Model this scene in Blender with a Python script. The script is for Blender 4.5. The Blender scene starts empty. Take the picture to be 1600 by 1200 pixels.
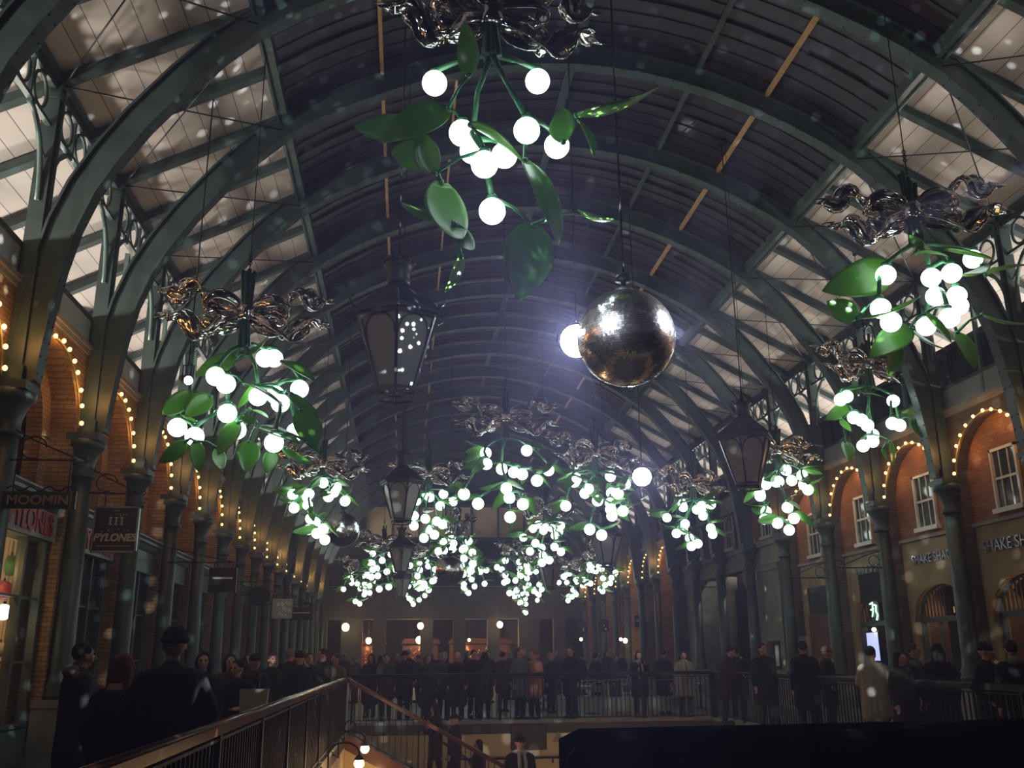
import bpy, bmesh, math, random
from mathutils import Vector, Matrix, Quaternion
R = math.radians
PI = math.pi
S = bpy.context.scene
C = S.collection

# ------------------------------------------------------------------ camera
def setup_camera():
    cd = bpy.data.cameras.new('camera'); co = bpy.data.objects.new('camera', cd); C.objects.link(co)
    f = 1465.0; roll = R(0.5)
    cd.sensor_fit = 'HORIZONTAL'; cd.sensor_width = 36.0; cd.lens = 36.0 * f / 1600.0
    cd.clip_start = 0.05; cd.clip_end = 300
    x, y = 633 - 800, 600 - 1026
    c, s = math.cos(-roll), math.sin(-roll)
    ux, uy = c * x - s * y, s * x + c * y
    pitch = math.atan2(-uy, f); a = math.atan(-ux / f * math.cos(pitch))
    F = Vector((math.sin(a) * math.cos(pitch), math.cos(a) * math.cos(pitch), math.sin(pitch)))
    Rt = Vector((math.cos(a), -math.sin(a), 0)); U = Rt.cross(F)
    c, s = math.cos(roll), math.sin(roll)
    Rr = c * Rt - s * U; Ur = s * Rt + c * U
    m = Matrix((Rr, Ur, -F)).transposed().to_4x4(); m.translation = Vector((0, 0, 1.6))
    co.matrix_world = m
    S.camera = co
    return Rr, Ur, F, f
CAM = setup_camera()
def onY(px, py, Y):
    """point of the place at depth Y seen at a position measured in the photograph"""
    Rr, Ur, F, f = CAM
    d = F * f + Rr * (px - 800) + Ur * (600 - py)
    return Vector((0, 0, 1.6)) + d * (Y / d.y)
S.view_settings.view_transform = 'Standard'
S.view_settings.look = 'None'
S.view_settings.gamma = 1.0
S.view_settings.use_curve_mapping = False
S.view_settings.exposure = 0.0
S.cycles.max_bounces = 6; S.cycles.diffuse_bounces = 3; S.cycles.glossy_bounces = 3
S.cycles.transmission_bounces = 4; S.cycles.transparent_max_bounces = 12
S.cycles.caustics_reflective = False; S.cycles.caustics_refractive = False
S.cycles.sample_clamp_indirect = 3.0
S.cycles.use_denoising = True
S.cycles.use_light_tree = True
try: S.cycles.use_adaptive_sampling = True; S.cycles.adaptive_threshold = 0.02
except Exception: pass
w = bpy.data.worlds.new('night_sky'); S.world = w; w.use_nodes = True
w.node_tree.nodes['Background'].inputs[0].default_value = (0.35, 0.38, 0.6, 1)
w.node_tree.nodes['Background'].inputs[1].default_value = 0.03
# thin bluish haze added to lift the darks like lens veil, the same everywhere
vs_ = w.node_tree.nodes.new('ShaderNodeVolumeScatter'); vs_.inputs['Color'].default_value = (0.62, 0.62, 1.0, 1)
vs_.inputs['Density'].default_value = 0.0035; vs_.inputs['Anisotropy'].default_value = 0.6
w.node_tree.links.new(vs_.outputs[0], w.node_tree.nodes['World Output'].inputs['Volume'])
S.cycles.volume_bounces = 0

XC = 3.2; HW = 8.65; Y0 = 13.1; BAY = 3.15
KMIN, KMAX = -2, 16
COLY = [Y0 + BAY * k for k in range(KMIN, KMAX + 1)]
def sx(s, u): return XC + s * u

# ------------------------------------------------------------------ large lights
def area(name, loc, size, size_y, power, col, direction):
    l = bpy.data.lights.new(name, 'AREA'); l.shape = 'RECTANGLE'; l.size = size; l.size_y = size_y
    l.energy = power; l.color = col
    o = bpy.data.objects.new(name, l); C.objects.link(o); o.location = loc
    d = Vector(direction).normalized()
    x = Vector((0, 1, 0)); z = -d; y = z.cross(x).normalized(); x = y.cross(z)
    o.rotation_euler = Matrix((x, y, z)).transposed().to_euler()
    return o
for s in (-1, 1):
    pw = 4200 if s < 0 else 3600
    area('gutter_uplight', (sx(s, 10.9 if s > 0 else 10.4), 50, 6.95), 30, 0.25, pw * 30 / 66, (1.0, 0.90, 0.82), (-s * 1.0, 0, 0.25))
    for k in range(-2, 7):   # one floodlight per bay behind the posts
        area('gutter_floodlight', (sx(s, 10.9), Y0 + BAY * k + (0.3 if s < 0 else BAY / 2), 6.95), 0.5, 0.25, pw * BAY / 66, (1.0, 0.90, 0.82), (-s * 1.0, 0, 0.25))
def spot(name, loc, target, power, col, size=30, rad=0.12, blend=0.4):
    l = bpy.data.lights.new(name, 'SPOT'); l.energy = power; l.color = col; l.spot_size = R(size); l.spot_blend = blend
    l.shadow_soft_size = rad
    o = bpy.data.objects.new(name, l); C.objects.link(o); o.location = loc
    o.rotation_euler = (Vector(target) - Vector(loc)).to_track_quat('-Z', 'Y').to_euler()
    return o
def point(name, loc, power, col, rad=0.1):
    l = bpy.data.lights.new(name, 'POINT'); l.energy = power; l.color = col; l.shadow_soft_size = rad
    o = bpy.data.objects.new(name, l); C.objects.link(o); o.location = loc
    return o

# ------------------------------------------------------------------ materials
M = {}
def mat(name, col, rough=0.6, metal=0.0, emit=None, es=0.0, spec=0.5):
    m = bpy.data.materials.new(name); m.use_nodes = True
    b = m.node_tree.nodes['Principled BSDF']
    b.inputs['Base Color'].default_value = (*col, 1); b.inputs['Roughness'].default_value = rough
    b.inputs['Metallic'].default_value = metal; b.inputs['Specular IOR Level'].default_value = spec
    if emit: b.inputs['Emission Color'].default_value = (*emit, 1); b.inputs['Emission Strength'].default_value = es
    M[name] = m
    return m
def nd(m, t, **kw):
    n = m.node_tree.nodes.new(t)
    for k, v in kw.items(): setattr(n, k, v)
    return n
def noisy(name, c1, c2, scale, rough=0.7, metal=0.0, bump=0.0, detail=4, stretch=None, spec=0.5):
    m = mat(name, c1, rough, metal, spec=spec); L = m.node_tree.links; b = m.node_tree.nodes['Principled BSDF']
    g = nd(m, 'ShaderNodeNewGeometry'); mp = nd(m, 'ShaderNodeMapping')
    mp.inputs['Scale'].default_value = stretch or (1, 1, 1)
    L.new(g.outputs['Position'], mp.inputs[0])
    n = nd(m, 'ShaderNodeTexNoise'); n.inputs['Scale'].default_value = scale; n.inputs['Detail'].default_value = detail
    L.new(mp.outputs[0], n.inputs['Vector'])
    r = nd(m, 'ShaderNodeValToRGB'); r.color_ramp.elements[0].position = 0.35; r.color_ramp.elements[1].position = 0.65
    r.color_ramp.elements[0].color = (*c1, 1); r.color_ramp.elements[1].color = (*c2, 1)
    L.new(n.outputs['Fac'], r.inputs[0]); L.new(r.outputs[0], b.inputs['Base Color'])
    if bump:
        bp = nd(m, 'ShaderNodeBump'); bp.inputs['Strength'].default_value = bump; bp.inputs['Distance'].default_value = 0.01
        L.new(n.outputs['Fac'], bp.inputs['Height']); L.new(bp.outputs[0], b.inputs['Normal'])
    return m
def brick(name, c1, c2, mortar, bw=0.225, bh=0.075, axis='Y'):
    m = mat(name, c1, 0.85, spec=0.3); L = m.node_tree.links; b = m.node_tree.nodes['Principled BSDF']
    g = nd(m, 'ShaderNodeNewGeometry'); sp = nd(m, 'ShaderNodeSeparateXYZ'); cb = nd(m, 'ShaderNodeCombineXYZ')
    L.new(g.outputs['Position'], sp.inputs[0])
    ad = nd(m, 'ShaderNodeMath', operation='ADD'); L.new(sp.outputs[0], ad.inputs[0]); L.new(sp.outputs[1], ad.inputs[1])
    L.new(ad.outputs[0], cb.inputs[0]); L.new(sp.outputs[2], cb.inputs[1])
    t = nd(m, 'ShaderNodeTexBrick'); t.inputs['Scale'].default_value = 1.0
    t.inputs['Brick Width'].default_value = bw; t.inputs['Row Height'].default_value = bh
    t.inputs['Mortar Size'].default_value = 0.008; t.inputs['Bias'].default_value = 0.0
    t.inputs['Color1'].default_value = (*c1, 1); t.inputs['Color2'].default_value = (*c2, 1); t.inputs['Mortar'].default_value = (*mortar, 1)
    L.new(cb.outputs[0], t.inputs['Vector'])
    n = nd(m, 'ShaderNodeTexNoise'); n.inputs['Scale'].default_value = 1.7; n.inputs['Detail'].default_value = 5
    L.new(g.outputs['Position'], n.inputs['Vector'])
    mx = nd(m, 'ShaderNodeMix', data_type='RGBA', blend_type='MULTIPLY'); mx.inputs[0].default_value = 0.75
    r = nd(m, 'ShaderNodeValToRGB'); r.color_ramp.elements[0].position = 0.3; r.color_ramp.elements[1].position = 0.7
    r.color_ramp.elements[0].color = (0.45, 0.42, 0.4, 1)
    L.new(n.outputs['Fac'], r.inputs[0]); L.new(t.outputs['Color'], mx.inputs[6]); L.new(r.outputs[0], mx.inputs[7])
    L.new(mx.outputs[2], b.inputs['Base Color'])
    bp = nd(m, 'ShaderNodeBump'); bp.inputs['Strength'].default_value = 0.5; bp.inputs['Distance'].default_value = 0.01
    L.new(t.outputs['Fac'], bp.inputs['Height']); bp.invert = True; L.new(bp.outputs[0], b.inputs['Normal'])
    return m
def boards(name, col, groove, pitch, comp=0, width=0.035):
    """painted boards: narrow dark grooves every `pitch` metres across one axis"""
    m = mat(name, col, 0.55); L = m.node_tree.links; b = m.node_tree.nodes['Principled BSDF']
    g = nd(m, 'ShaderNodeNewGeometry'); sp = nd(m, 'ShaderNodeSeparateXYZ'); L.new(g.outputs['Position'], sp.inputs[0])
    d = nd(m, 'ShaderNodeMath', operation='DIVIDE'); d.inputs[1].default_value = pitch; L.new(sp.outputs[comp], d.inputs[0])
    fr = nd(m, 'ShaderNodeMath', operation='FRACT'); L.new(d.outputs[0], fr.inputs[0])
    lt = nd(m, 'ShaderNodeMath', operation='LESS_THAN'); lt.inputs[1].default_value = width; L.new(fr.outputs[0], lt.inputs[0])
    fl = nd(m, 'ShaderNodeMath', operation='FLOOR'); L.new(d.outputs[0], fl.inputs[0])
    wn = nd(m, 'ShaderNodeTexWhiteNoise', noise_dimensions='1D'); L.new(fl.outputs[0], wn.inputs['W'])
    n = nd(m, 'ShaderNodeTexNoise'); n.inputs['Scale'].default_value = 1.3; n.inputs['Detail'].default_value = 4
    L.new(g.outputs['Position'], n.inputs['Vector'])
    av = nd(m, 'ShaderNodeMath', operation='ADD'); L.new(n.outputs['Fac'], av.inputs[0]); L.new(wn.outputs['Value'], av.inputs[1])
    mr = nd(m, 'ShaderNodeMapRange'); mr.inputs['From Min'].default_value = 0.2; mr.inputs['From Max'].default_value = 1.7
    mr.inputs['To Min'].default_value = 0.86; mr.inputs['To Max'].default_value = 1.06; L.new(av.outputs[0], mr.inputs['Value'])
    vm = nd(m, 'ShaderNodeMix', data_type='RGBA', blend_type='MULTIPLY'); vm.inputs[0].default_value = 1
    vm.inputs[6].default_value = (*col, 1); L.new(mr.outputs['Result'], vm.inputs[7])
    mx = nd(m, 'ShaderNodeMix', data_type='RGBA'); L.new(lt.outputs[0], mx.inputs[0])
    L.new(vm.outputs[2], mx.inputs[6]); mx.inputs[7].default_value = (*groove, 1)
    L.new(mx.outputs[2], b.inputs['Base Color'])
    return m
noisy('green_iron', (0.030, 0.052, 0.046), (0.045, 0.075, 0.066), 3, 0.45, bump=0.1)
noisy('pale_green_iron', (0.08, 0.14, 0.115), (0.11, 0.18, 0.15), 3, 0.4)
noisy('dark_iron', (0.012, 0.014, 0.015), (0.02, 0.022, 0.022), 8, 0.4)
noisy('black_iron', (0.008, 0.007, 0.007), (0.014, 0.012, 0.011), 8, 0.6, spec=0.25)
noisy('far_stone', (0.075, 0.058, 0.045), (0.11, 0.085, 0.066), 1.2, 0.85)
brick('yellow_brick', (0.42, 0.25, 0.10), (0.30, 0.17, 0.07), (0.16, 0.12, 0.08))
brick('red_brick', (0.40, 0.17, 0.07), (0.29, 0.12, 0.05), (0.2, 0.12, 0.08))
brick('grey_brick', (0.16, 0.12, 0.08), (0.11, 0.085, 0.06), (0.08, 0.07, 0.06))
boards('white_boards', (0.62, 0.57, 0.52), (0.05, 0.04, 0.04), 0.3, 0)
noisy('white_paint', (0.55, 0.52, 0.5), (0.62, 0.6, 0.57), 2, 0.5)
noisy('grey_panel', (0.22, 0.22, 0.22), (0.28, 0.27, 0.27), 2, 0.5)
noisy('roof_glass', (0.018, 0.014, 0.022), (0.028, 0.022, 0.032), 1.5, 0.35)
noisy('gold_bar', (0.30, 0.19, 0.07), (0.42, 0.28, 0.12), 6, 0.5)
noisy('stone', (0.20, 0.19, 0.16), (0.28, 0.26, 0.22), 2.5, 0.8, bump=0.2)
noisy('sandstone', (0.26, 0.19, 0.11), (0.34, 0.26, 0.15), 1.8, 0.85, bump=0.2)
noisy('flagstone', (0.05, 0.045, 0.04), (0.08, 0.075, 0.07), 0.9, 0.5, bump=0.1)
noisy('cream_plaster', (0.52, 0.40, 0.24), (0.60, 0.47, 0.29), 1.2, 0.8)
noisy('teal_joinery', (0.06, 0.09, 0.09), (0.09, 0.125, 0.125), 3, 0.45)
noisy('mahogany', (0.10, 0.035, 0.018), (0.17, 0.06, 0.03), 5, 0.22, stretch=(8, 0.6, 8))
noisy('brown_shutter', (0.10, 0.03, 0.02), (0.14, 0.045, 0.03), 3, 0.6)
mat('window_glass', (0.03, 0.04, 0.045), 0.06, spec=0.8)
mat('dark_void', (0.006, 0.006, 0.008), 0.8)
mat('white_frame', (0.62, 0.55, 0.5), 0.4)
mat('lit_window', (0.3, 0.2, 0.1), 0.5, emit=(1.0, 0.5, 0.16), es=0.35)
mat('warm_bulb', (1, 0.8, 0.5), 0.3, emit=(1.0, 0.60, 0.20), es=3.6)
mat('warm_lamp', (1, 0.8, 0.5), 0.3, emit=(1.0, 0.66, 0.26), es=14)
mat('yellow_lamp', (1, 0.9, 0.6), 0.3, emit=(1.0, 0.9, 0.4), es=14)
mat('white_lamp', (1, 1, 1), 0.3, emit=(0.85, 0.9, 1.0), es=60)
mat('berry_glow', (0.9, 1, 1), 0.3, emit=(0.82, 1.0, 0.97), es=4.2)
mat('bulb_cable', (0.25, 0.2, 0.06), 0.5)
mat('mirror', (0.86, 0.86, 0.9), 0.2, 1.0)
mat('chrome_bow', (0.72, 0.68, 0.66), 0.09, 1.0)
mat('ball_core', (0.02, 0.02, 0.02), 0.5)
def leafmat(name, col, tr):
    m = mat(name, col, 0.28); b = m.node_tree.nodes['Principled BSDF']; L = m.node_tree.links
    t = nd(m, 'ShaderNodeBsdfTranslucent'); t.inputs[0].default_value = (col[0] * 2.4, col[1] * 1.9, col[2], 1)
    g = nd(m, 'ShaderNodeTexCoord'); wv = nd(m, 'ShaderNodeTexWave'); wv.inputs['Scale'].default_value = 3; wv.inputs['Distortion'].default_value = 1.5
    L.new(g.outputs['Generated'], wv.inputs['Vector'])
    bp = nd(m, 'ShaderNodeBump'); bp.inputs['Strength'].default_value = 0.15; L.new(wv.outputs['Fac'], bp.inputs['Height']); L.new(bp.outputs[0], b.inputs['Normal'])
    mx = nd(m, 'ShaderNodeMixShader'); mx.inputs[0].default_value = tr
    L.new(b.outputs[0], mx.inputs[1]); L.new(t.outputs[0], mx.inputs[2]); L.new(mx.outputs[0], m.node_tree.nodes['Material Output'].inputs[0])
    return m
leafmat('leaf_green', (0.10, 0.30, 0.03), 0.25)
noisy('stem_green', (0.03, 0.16, 0.06), (0.05, 0.24, 0.09), 6, 0.25)
noisy('dark_stem', (0.015, 0.06, 0.035), (0.02, 0.09, 0.05), 6, 0.3)
def glassy(name, col, alpha):
    m = bpy.data.materials.new(name); m.use_nodes = True; nt = m.node_tree; L = nt.links
    b = nt.nodes['Principled BSDF']; b.inputs['Base Color'].default_value = (*col, 1); b.inputs['Roughness'].default_value = 0.25
    t = nt.nodes.new('ShaderNodeBsdfTransparent'); mx = nt.nodes.new('ShaderNodeMixShader'); mx.inputs[0].default_value = alpha
    L.new(t.outputs[0], mx.inputs[1]); L.new(b.outputs[0], mx.inputs[2]); L.new(mx.outputs[0], nt.nodes['Material Output'].inputs[0])
    M[name] = m
glassy('lantern_glass', (0.42, 0.41, 0.38), 0.72)
glassy('shop_glass', (0.05, 0.06, 0.06), 0.25)
noisy('skin', (0.42, 0.22, 0.15), (0.48, 0.26, 0.18), 9, 0.5)
CLOTH = {}
def cloth(name, col):
    if name not in CLOTH:
        CLOTH[name] = noisy('cloth_' + name, tuple(c * 0.8 for c in col), col, 30, 0.85, bump=0.2, spec=0.2)
    return CLOTH[name]

# ------------------------------------------------------------------ mesh helpers
class MB:
    def __init__(s): s.v = []; s.f = []; s.sm = []
    def add(s, vs, fs, smooth=False):
        n = len(s.v); s.v += [tuple(v) for v in vs]
        for f in fs: s.f.append(tuple(i + n for i in f)); s.sm.append(smooth)
        return s
    def box(s, x0, x1, y0, y1, z0, z1):
        vs = [(x, y, z) for x in (x0, x1) for y in (y0, y1) for z in (z0, z1)]
        return s.add(vs, [(0, 1, 3, 2), (4, 6, 7, 5), (0, 4, 5, 1), (2, 3, 7, 6), (0, 2, 6, 4), (1, 5, 7, 3)])
    def bar(s, a, b, w, h, up=(0, 0, 1)):
        a = Vector(a); b = Vector(b); d = (b - a).normalized(); u = Vector(up)
        if abs(d.dot(u)) > 0.98: u = Vector((0, 1, 0))
        x = d.cross(u).normalized() * (w / 2); y = x.cross(d).normalized() * (h / 2)
        vs = [p + q for p in (a, b) for q in (-x - y, x - y, x + y, -x + y)]
        return s.add(vs, [(0, 1, 2, 3), (7, 6, 5, 4), (0, 4, 5, 1), (1, 5, 6, 2), (2, 6, 7, 3), (3, 7, 4, 0)])
    def tube(s, pts, r, n=8, cap=True, closed=False):
        pts = [Vector(p) for p in pts]; m = len(pts); rs = r if isinstance(r, (list, tuple)) else [r] * m
        t0 = (pts[1] - pts[0]).normalized(); up = Vector((0, 0, 1)) if abs(t0.z) < 0.9 else Vector((1, 0, 0))
        x = t0.cross(up).normalized(); vs = []
        for i, p in enumerate(pts):
            if closed: t = (pts[(i + 1) % m] - pts[i - 1]).normalized()
            else: t = (pts[min(i + 1, m - 1)] - pts[max(i - 1, 0)]).normalized()
            x = (x - t * x.dot(t)); x = x.normalized() if x.length > 1e-6 else t.orthogonal().normalized()
            y = t.cross(x)
            for k in range(n):
                a = 2 * PI * k / n; vs.append(p + (x * math.cos(a) + y * math.sin(a)) * rs[i])
        fs = []
        for i in range(m if closed else m - 1):
            j = (i + 1) % m
            for k in range(n): fs.append((i * n + k, i * n + (k + 1) % n, j * n + (k + 1) % n, j * n + k))
        s.add(vs, fs, n > 5)
        if cap and not closed:
            b = len(s.v) - m * n
            s.f.append(tuple(b + k for k in reversed(range(n)))); s.sm.append(False)
            s.f.append(tuple(b + (m - 1) * n + k for k in range(n))); s.sm.append(False)
        return s
    def lathe(s, prof, n=16, c=(0, 0, 0), smooth=True, rot=0.0):
        vs = []
        for r, z in prof:
            for k in range(n):
                a = 2 * PI * k / n + rot; vs.append((c[0] + r * math.cos(a), c[1] + r * math.sin(a), c[2] + z))
        fs = []
        for i in range(len(prof) - 1):
            for k in range(n): fs.append((i * n + k, i * n + (k + 1) % n, (i + 1) * n + (k + 1) % n, (i + 1) * n + k))
        s.add(vs, fs, smooth)
        b = len(s.v) - len(prof) * n
        s.f.append(tuple(b + k for k in reversed(range(n)))); s.sm.append(False)
        s.f.append(tuple(b + (len(prof) - 1) * n + k for k in range(n))); s.sm.append(False)
        return s
    def sphere(s, c, r, n=12, m=8, sc=(1, 1, 1)):
        vs = [(c[0], c[1], c[2] - r * sc[2])]
        for i in range(1, m):
            ph = PI * i / m - PI / 2
            for k in range(n):
                a = 2 * PI * k / n
                vs.append((c[0] + r * sc[0] * math.cos(ph) * math.cos(a), c[1] + r * sc[1] * math.cos(ph) * math.sin(a), c[2] + r * sc[2] * math.sin(ph)))
        vs.append((c[0], c[1], c[2] + r * sc[2])); fs = []
        for k in range(n): fs.append((0, 1 + (k + 1) % n, 1 + k)); fs.append((len(vs) - 1, 1 + (m - 2) * n + k, 1 + (m - 2) * n + (k + 1) % n))
        for i in range(m - 2):
            for k in range(n):
                a = 1 + i * n + k; b = 1 + i * n + (k + 1) % n; fs.append((a, b, b + n, a + n))
        return s.add(vs, fs, True)
    def prism(s, poly, d, origin=(0, 0, 0), ax=(1, 0, 0), ay=(0, 0, 1)):
        """extrude a 2D outline (in the plane ax, ay at origin) along d"""
        o = Vector(origin); ax = Vector(ax); ay = Vector(ay); d = Vector(d); n = len(poly)
        a = [o + ax * p[0] + ay * p[1] for p in poly]; b = [p + d for p in a]
        fs = [tuple(range(n)), tuple(reversed(range(n, 2 * n)))] + [(i, n + i, n + (i + 1) % n, (i + 1) % n) for i in range(n)]
        return s.add(a + b, fs)
    def mesh(s, name, m):
        me = bpy.data.meshes.new(name); me.from_pydata(s.v, [], s.f); me.polygons.foreach_set('use_smooth', s.sm)
        bm = bmesh.new(); bm.from_mesh(me); bmesh.ops.recalc_face_normals(bm, faces=bm.faces[:]); bm.to_mesh(me); bm.free()
        if m: me.materials.append(M[m] if isinstance(m, str) else m)
        return me
    def build(s, name, m, parent=None, loc=None):
        o = bpy.data.objects.new(name, s.mesh(name, m)); C.objects.link(o)
        if parent: o.parent = parent
        if loc: o.location = loc
        return o
def tag(o, label, cat, group=None):
    o['label'] = label; o['category'] = cat
    if group: o['group'] = group
    return o
def thing(name, label, cat, loc=(0, 0, 0), rz=0.0, group=None):
    o = bpy.data.objects.new(name, None); C.objects.link(o); o.location = loc; o.rotation_euler = (0, 0, rz)
    o.empty_display_size = 0.1
    return tag(o, label, cat, group)
def struct(name, mb, m, parent=None):
    o = mb.build(name, m, parent); o['kind'] = 'structure'; return o
def kids(o): return [c for c in o.children]
def dup(root, loc, rz=None, label=None, group=None, scale=None):
    r = root.copy(); C.objects.link(r); r.location = loc
    if rz is not None: r.rotation_euler = (0, 0, rz)
    if scale: r.scale = scale
    if label: r['label'] = label
    if group: r['group'] = group
    for ch in root.children:
        c = ch.copy(); C.objects.link(c); c.parent = r
        for g in ch.children:
            d = g.copy(); C.objects.link(d); d.parent = c
    return r
ORD = ['nearest', 'second', 'third', 'fourth', 'fifth', 'sixth', 'seventh', 'eighth', 'ninth', 'tenth', 'eleventh', 'twelfth',
       'thirteenth', 'fourteenth', 'fifteenth', 'sixteenth', 'seventeenth', 'eighteenth', 'nineteenth', 'twentieth']
def interp(tab, u):
    for (a, b), (c, d) in zip(tab, tab[1:]):
        if (a - u) * (c - u) <= 0 and a != c: return b + (d - b) * (u - a) / (c - a)
    return tab[-1][1]
RIB = [(8.5, 5.3), (8.47, 5.8), (8.42, 6.3), (8.33, 7.0), (8.2, 7.65), (8.0, 8.25), (7.72, 8.8), (7.35, 9.4), (6.75, 10.2), (6.3, 10.72),
       (5.8, 11.2), (5.1, 11.68), (4.4, 12.07), (3.65, 12.42), (2.9, 12.72), (2.2, 12.93), (1.5, 13.08), (0.75, 13.18), (0, 13.22)]
DARK = [(5.72, 11.62), (5.1, 12.05), (4.4, 12.45), (3.65, 12.8), (2.9, 13.08), (2.2, 13.3), (1.5, 13.46), (0.75, 13.56), (0, 13.6)]
def raf(u): return 11.6 - (u - 5.72) * 0.522
ROOFEND = 65.6
# ------------------------------------------------------------------ floor and void
VX0, VX1, VY0, VY1 = -1.25, 7.85, 5.0, 24.65
LZ = -3.3
f = MB()
f.box(-9, VX0, -3, 82, -0.25, 0).box(VX1, 15.5, -3, 82, -0.25, 0).box(VX0, VX1, VY1, 82, -0.25, 0).box(VX0, VX1, -3, VY0, -0.25, 0)
struct('floor', f, 'flagstone')
struct('floor_lower', MB().box(VX0 - 3, VX1 + 0.2, VY0 - 1, VY1 + 0.2, LZ - 0.2, LZ), 'flagstone')
struct('wall_lower_far', MB().box(VX0, VX1, VY1, VY1 + 0.2, LZ, -0.26), 'cream_plaster')
struct('wall_lower_left', MB().box(VX0 - 0.2, VX0, VY0, VY1, LZ, -0.26), 'cream_plaster')
struct('wall_lower_right', MB().box(VX1, VX1 + 0.2, VY0, VY1, LZ, -0.26), 'cream_plaster')
struct('wall_lower_near', MB().box(VX0, VX1, VY0 - 0.2, VY0, LZ, -0.26), 'cream_plaster')
struct('trim_1', MB().box(VX0 - 0.02, VX1 + 0.02, VY1 - 0.03, VY1 + 0.3, -0.02, 0.05), 'stone')
struct('trim_2', MB().box(VX1 - 0.03, VX1 + 0.3, VY0, VY1 - 0.04, -0.02, 0.05), 'stone')
struct('trim_3', MB().box(VX0 - 0.3, VX0 + 0.03, VY0, 21.7, -0.02, 0.05), 'stone')

# ------------------------------------------------------------------ roof
for s, nm in ((-1, 'left'), (1, 'right')):
    b = MB(); a = [(5.72, raf(5.72) + 0.1), (11.6, raf(11.6) + 0.1)]
    (u0, z0), (u1, z1) = a
    x0, x1 = sx(s, u0), sx(s, u1)
    b.add([(x0, 2, z0), (x1, 2, z1), (x1, ROOFEND, z1), (x0, ROOFEND, z0), (x0, 2, z0 + 0.12), (x1, 2, z1 + 0.12), (x1, ROOFEND, z1 + 0.12), (x0, ROOFEND, z0 + 0.12)],
          [(0, 1, 2, 3), (4, 7, 6, 5), (0, 4, 5, 1), (1, 5, 6, 2), (2, 6, 7, 3), (3, 7, 4, 0)])
    o = struct('ceiling_boards_' + nm, b, 'white_boards')
# dark glazed crown
b = MB(); full = [(sx(-1, u), z) for u, z in DARK] + [(sx(1, u), z) for u, z in reversed(DARK[:-1])]
n = len(full); vs = []
for y in (2, ROOFEND):
    for x, z in full: vs.append((x, y, z))
for y in (2, ROOFEND):
    for x, z in full: vs.append((x, y, z + 0.12))
fs = []
for i in range(n - 1):
    fs.append((i, i + 1, n + i + 1, n + i)); fs.append((2 * n + i, 3 * n + i, 3 * n + i + 1, 2 * n + i + 1))
fs += [(0, n, 3 * n, 2 * n), (n - 1, 3 * n - 1, 4 * n - 1, 2 * n - 1)]
b.add(vs, fs)
struct('ceiling', b, 'roof_glass')
# glazing bars under the dark crown, one rack per bay
def prof_pts(tab, dz=0.0, du=0.0):
    return [(sx(-1, u + du), z + dz) for u, z in tab] + [(sx(1, u + du), z + dz) for u, z in reversed(tab[:-1])]
gb = MB()
for k in range(KMIN, KMAX):
    ya = Y0 + BAY * k
    for j in range(1, 8):
        y = ya + BAY * j / 8
        if j == 4: continue
        P = prof_pts(DARK, -0.015)
        for (x0, z0), (x1, z1) in zip(P, P[1:]): gb.bar((x0, y, z0), (x1, y, z1), 0.022, 0.025)
g0 = gb.build('glazing_bars', 'dark_iron'); tag(g0, 'thin dark glazing bars crossing the dark crown of the vault', 'glazing bars'); g0['kind'] = 'structure'
g1 = MB()
for k in range(KMIN, KMAX):
    y = Y0 + BAY * (k + 0.5); P = prof_pts(DARK, -0.03)
    for (x0, z0), (x1, z1) in zip(P, P[1:]): g1.bar((x0, y, z0), (x1, y, z1), 0.07, 0.07)
g1 = g1.build('trim_4', 'dark_iron'); g1['kind'] = 'structure'
# purlins
def purlin(u, m, w, name, label, dz=-0.1):
    z = interp(DARK, abs(u)) + dz; o = MB()
    for k in range(KMIN, KMAX):
        ya = Y0 + BAY * k + 0.16; o.box(XC + u - w / 2, XC + u + w / 2, ya, ya + BAY - 0.32, z - 0.05, z + 0.05)
    tag(o.build(name, m), label, 'roof bar')
purlin(-3.9, 'gold_bar', 0.07, 'purlin', 'yellowish wooden purlin running along the dark vault, on the shopfront side')
purlin(3.9, 'gold_bar', 0.07, 'purlin', 'yellowish wooden purlin running along the dark vault, on the sash-window side')
purlin(-2.4, 'gold_bar', 0.05, 'purlin', 'thin wooden purlin inside the shopfront-side one, seen above the big lantern')
purlin(2.5, 'green_iron', 0.07, 'purlin', 'dark green purlin nearest the crown on the mirror ball side')
purlin(0.0, 'green_iron', 0.16, 'ridge_beam', 'dark green ridge beam along the very top of the vault')
for s, nm in ((-1, 'shopfront'), (1, 'sash-window')):
    o = MB(); x = sx(s, 5.72)
    o.box(x - 0.08, x + 0.08, 2, ROOFEND, raf(5.72) - 0.16, raf(5.72) + 0.12)
    o.box(x - 0.02 + s * 0.1, x + 0.02 + s * 0.1, 2, ROOFEND, raf(5.72) - 0.2, raf(5.72) + 0.1)
    tag(o.build('roof_beam', 'green_iron'), 'long green beam dividing dark crown from white boards, %s side' % nm, 'beam')
    o = MB(); x = sx(s, HW)
    o.box(x - 0.09, x + 0.09, 2, ROOFEND, 9.98, 10.12)
    g = o.build('eaves_beam', 'green_iron'); tag(g, 'long green eaves beam on top of the upper posts, %s side' % nm, 'beam')
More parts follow.
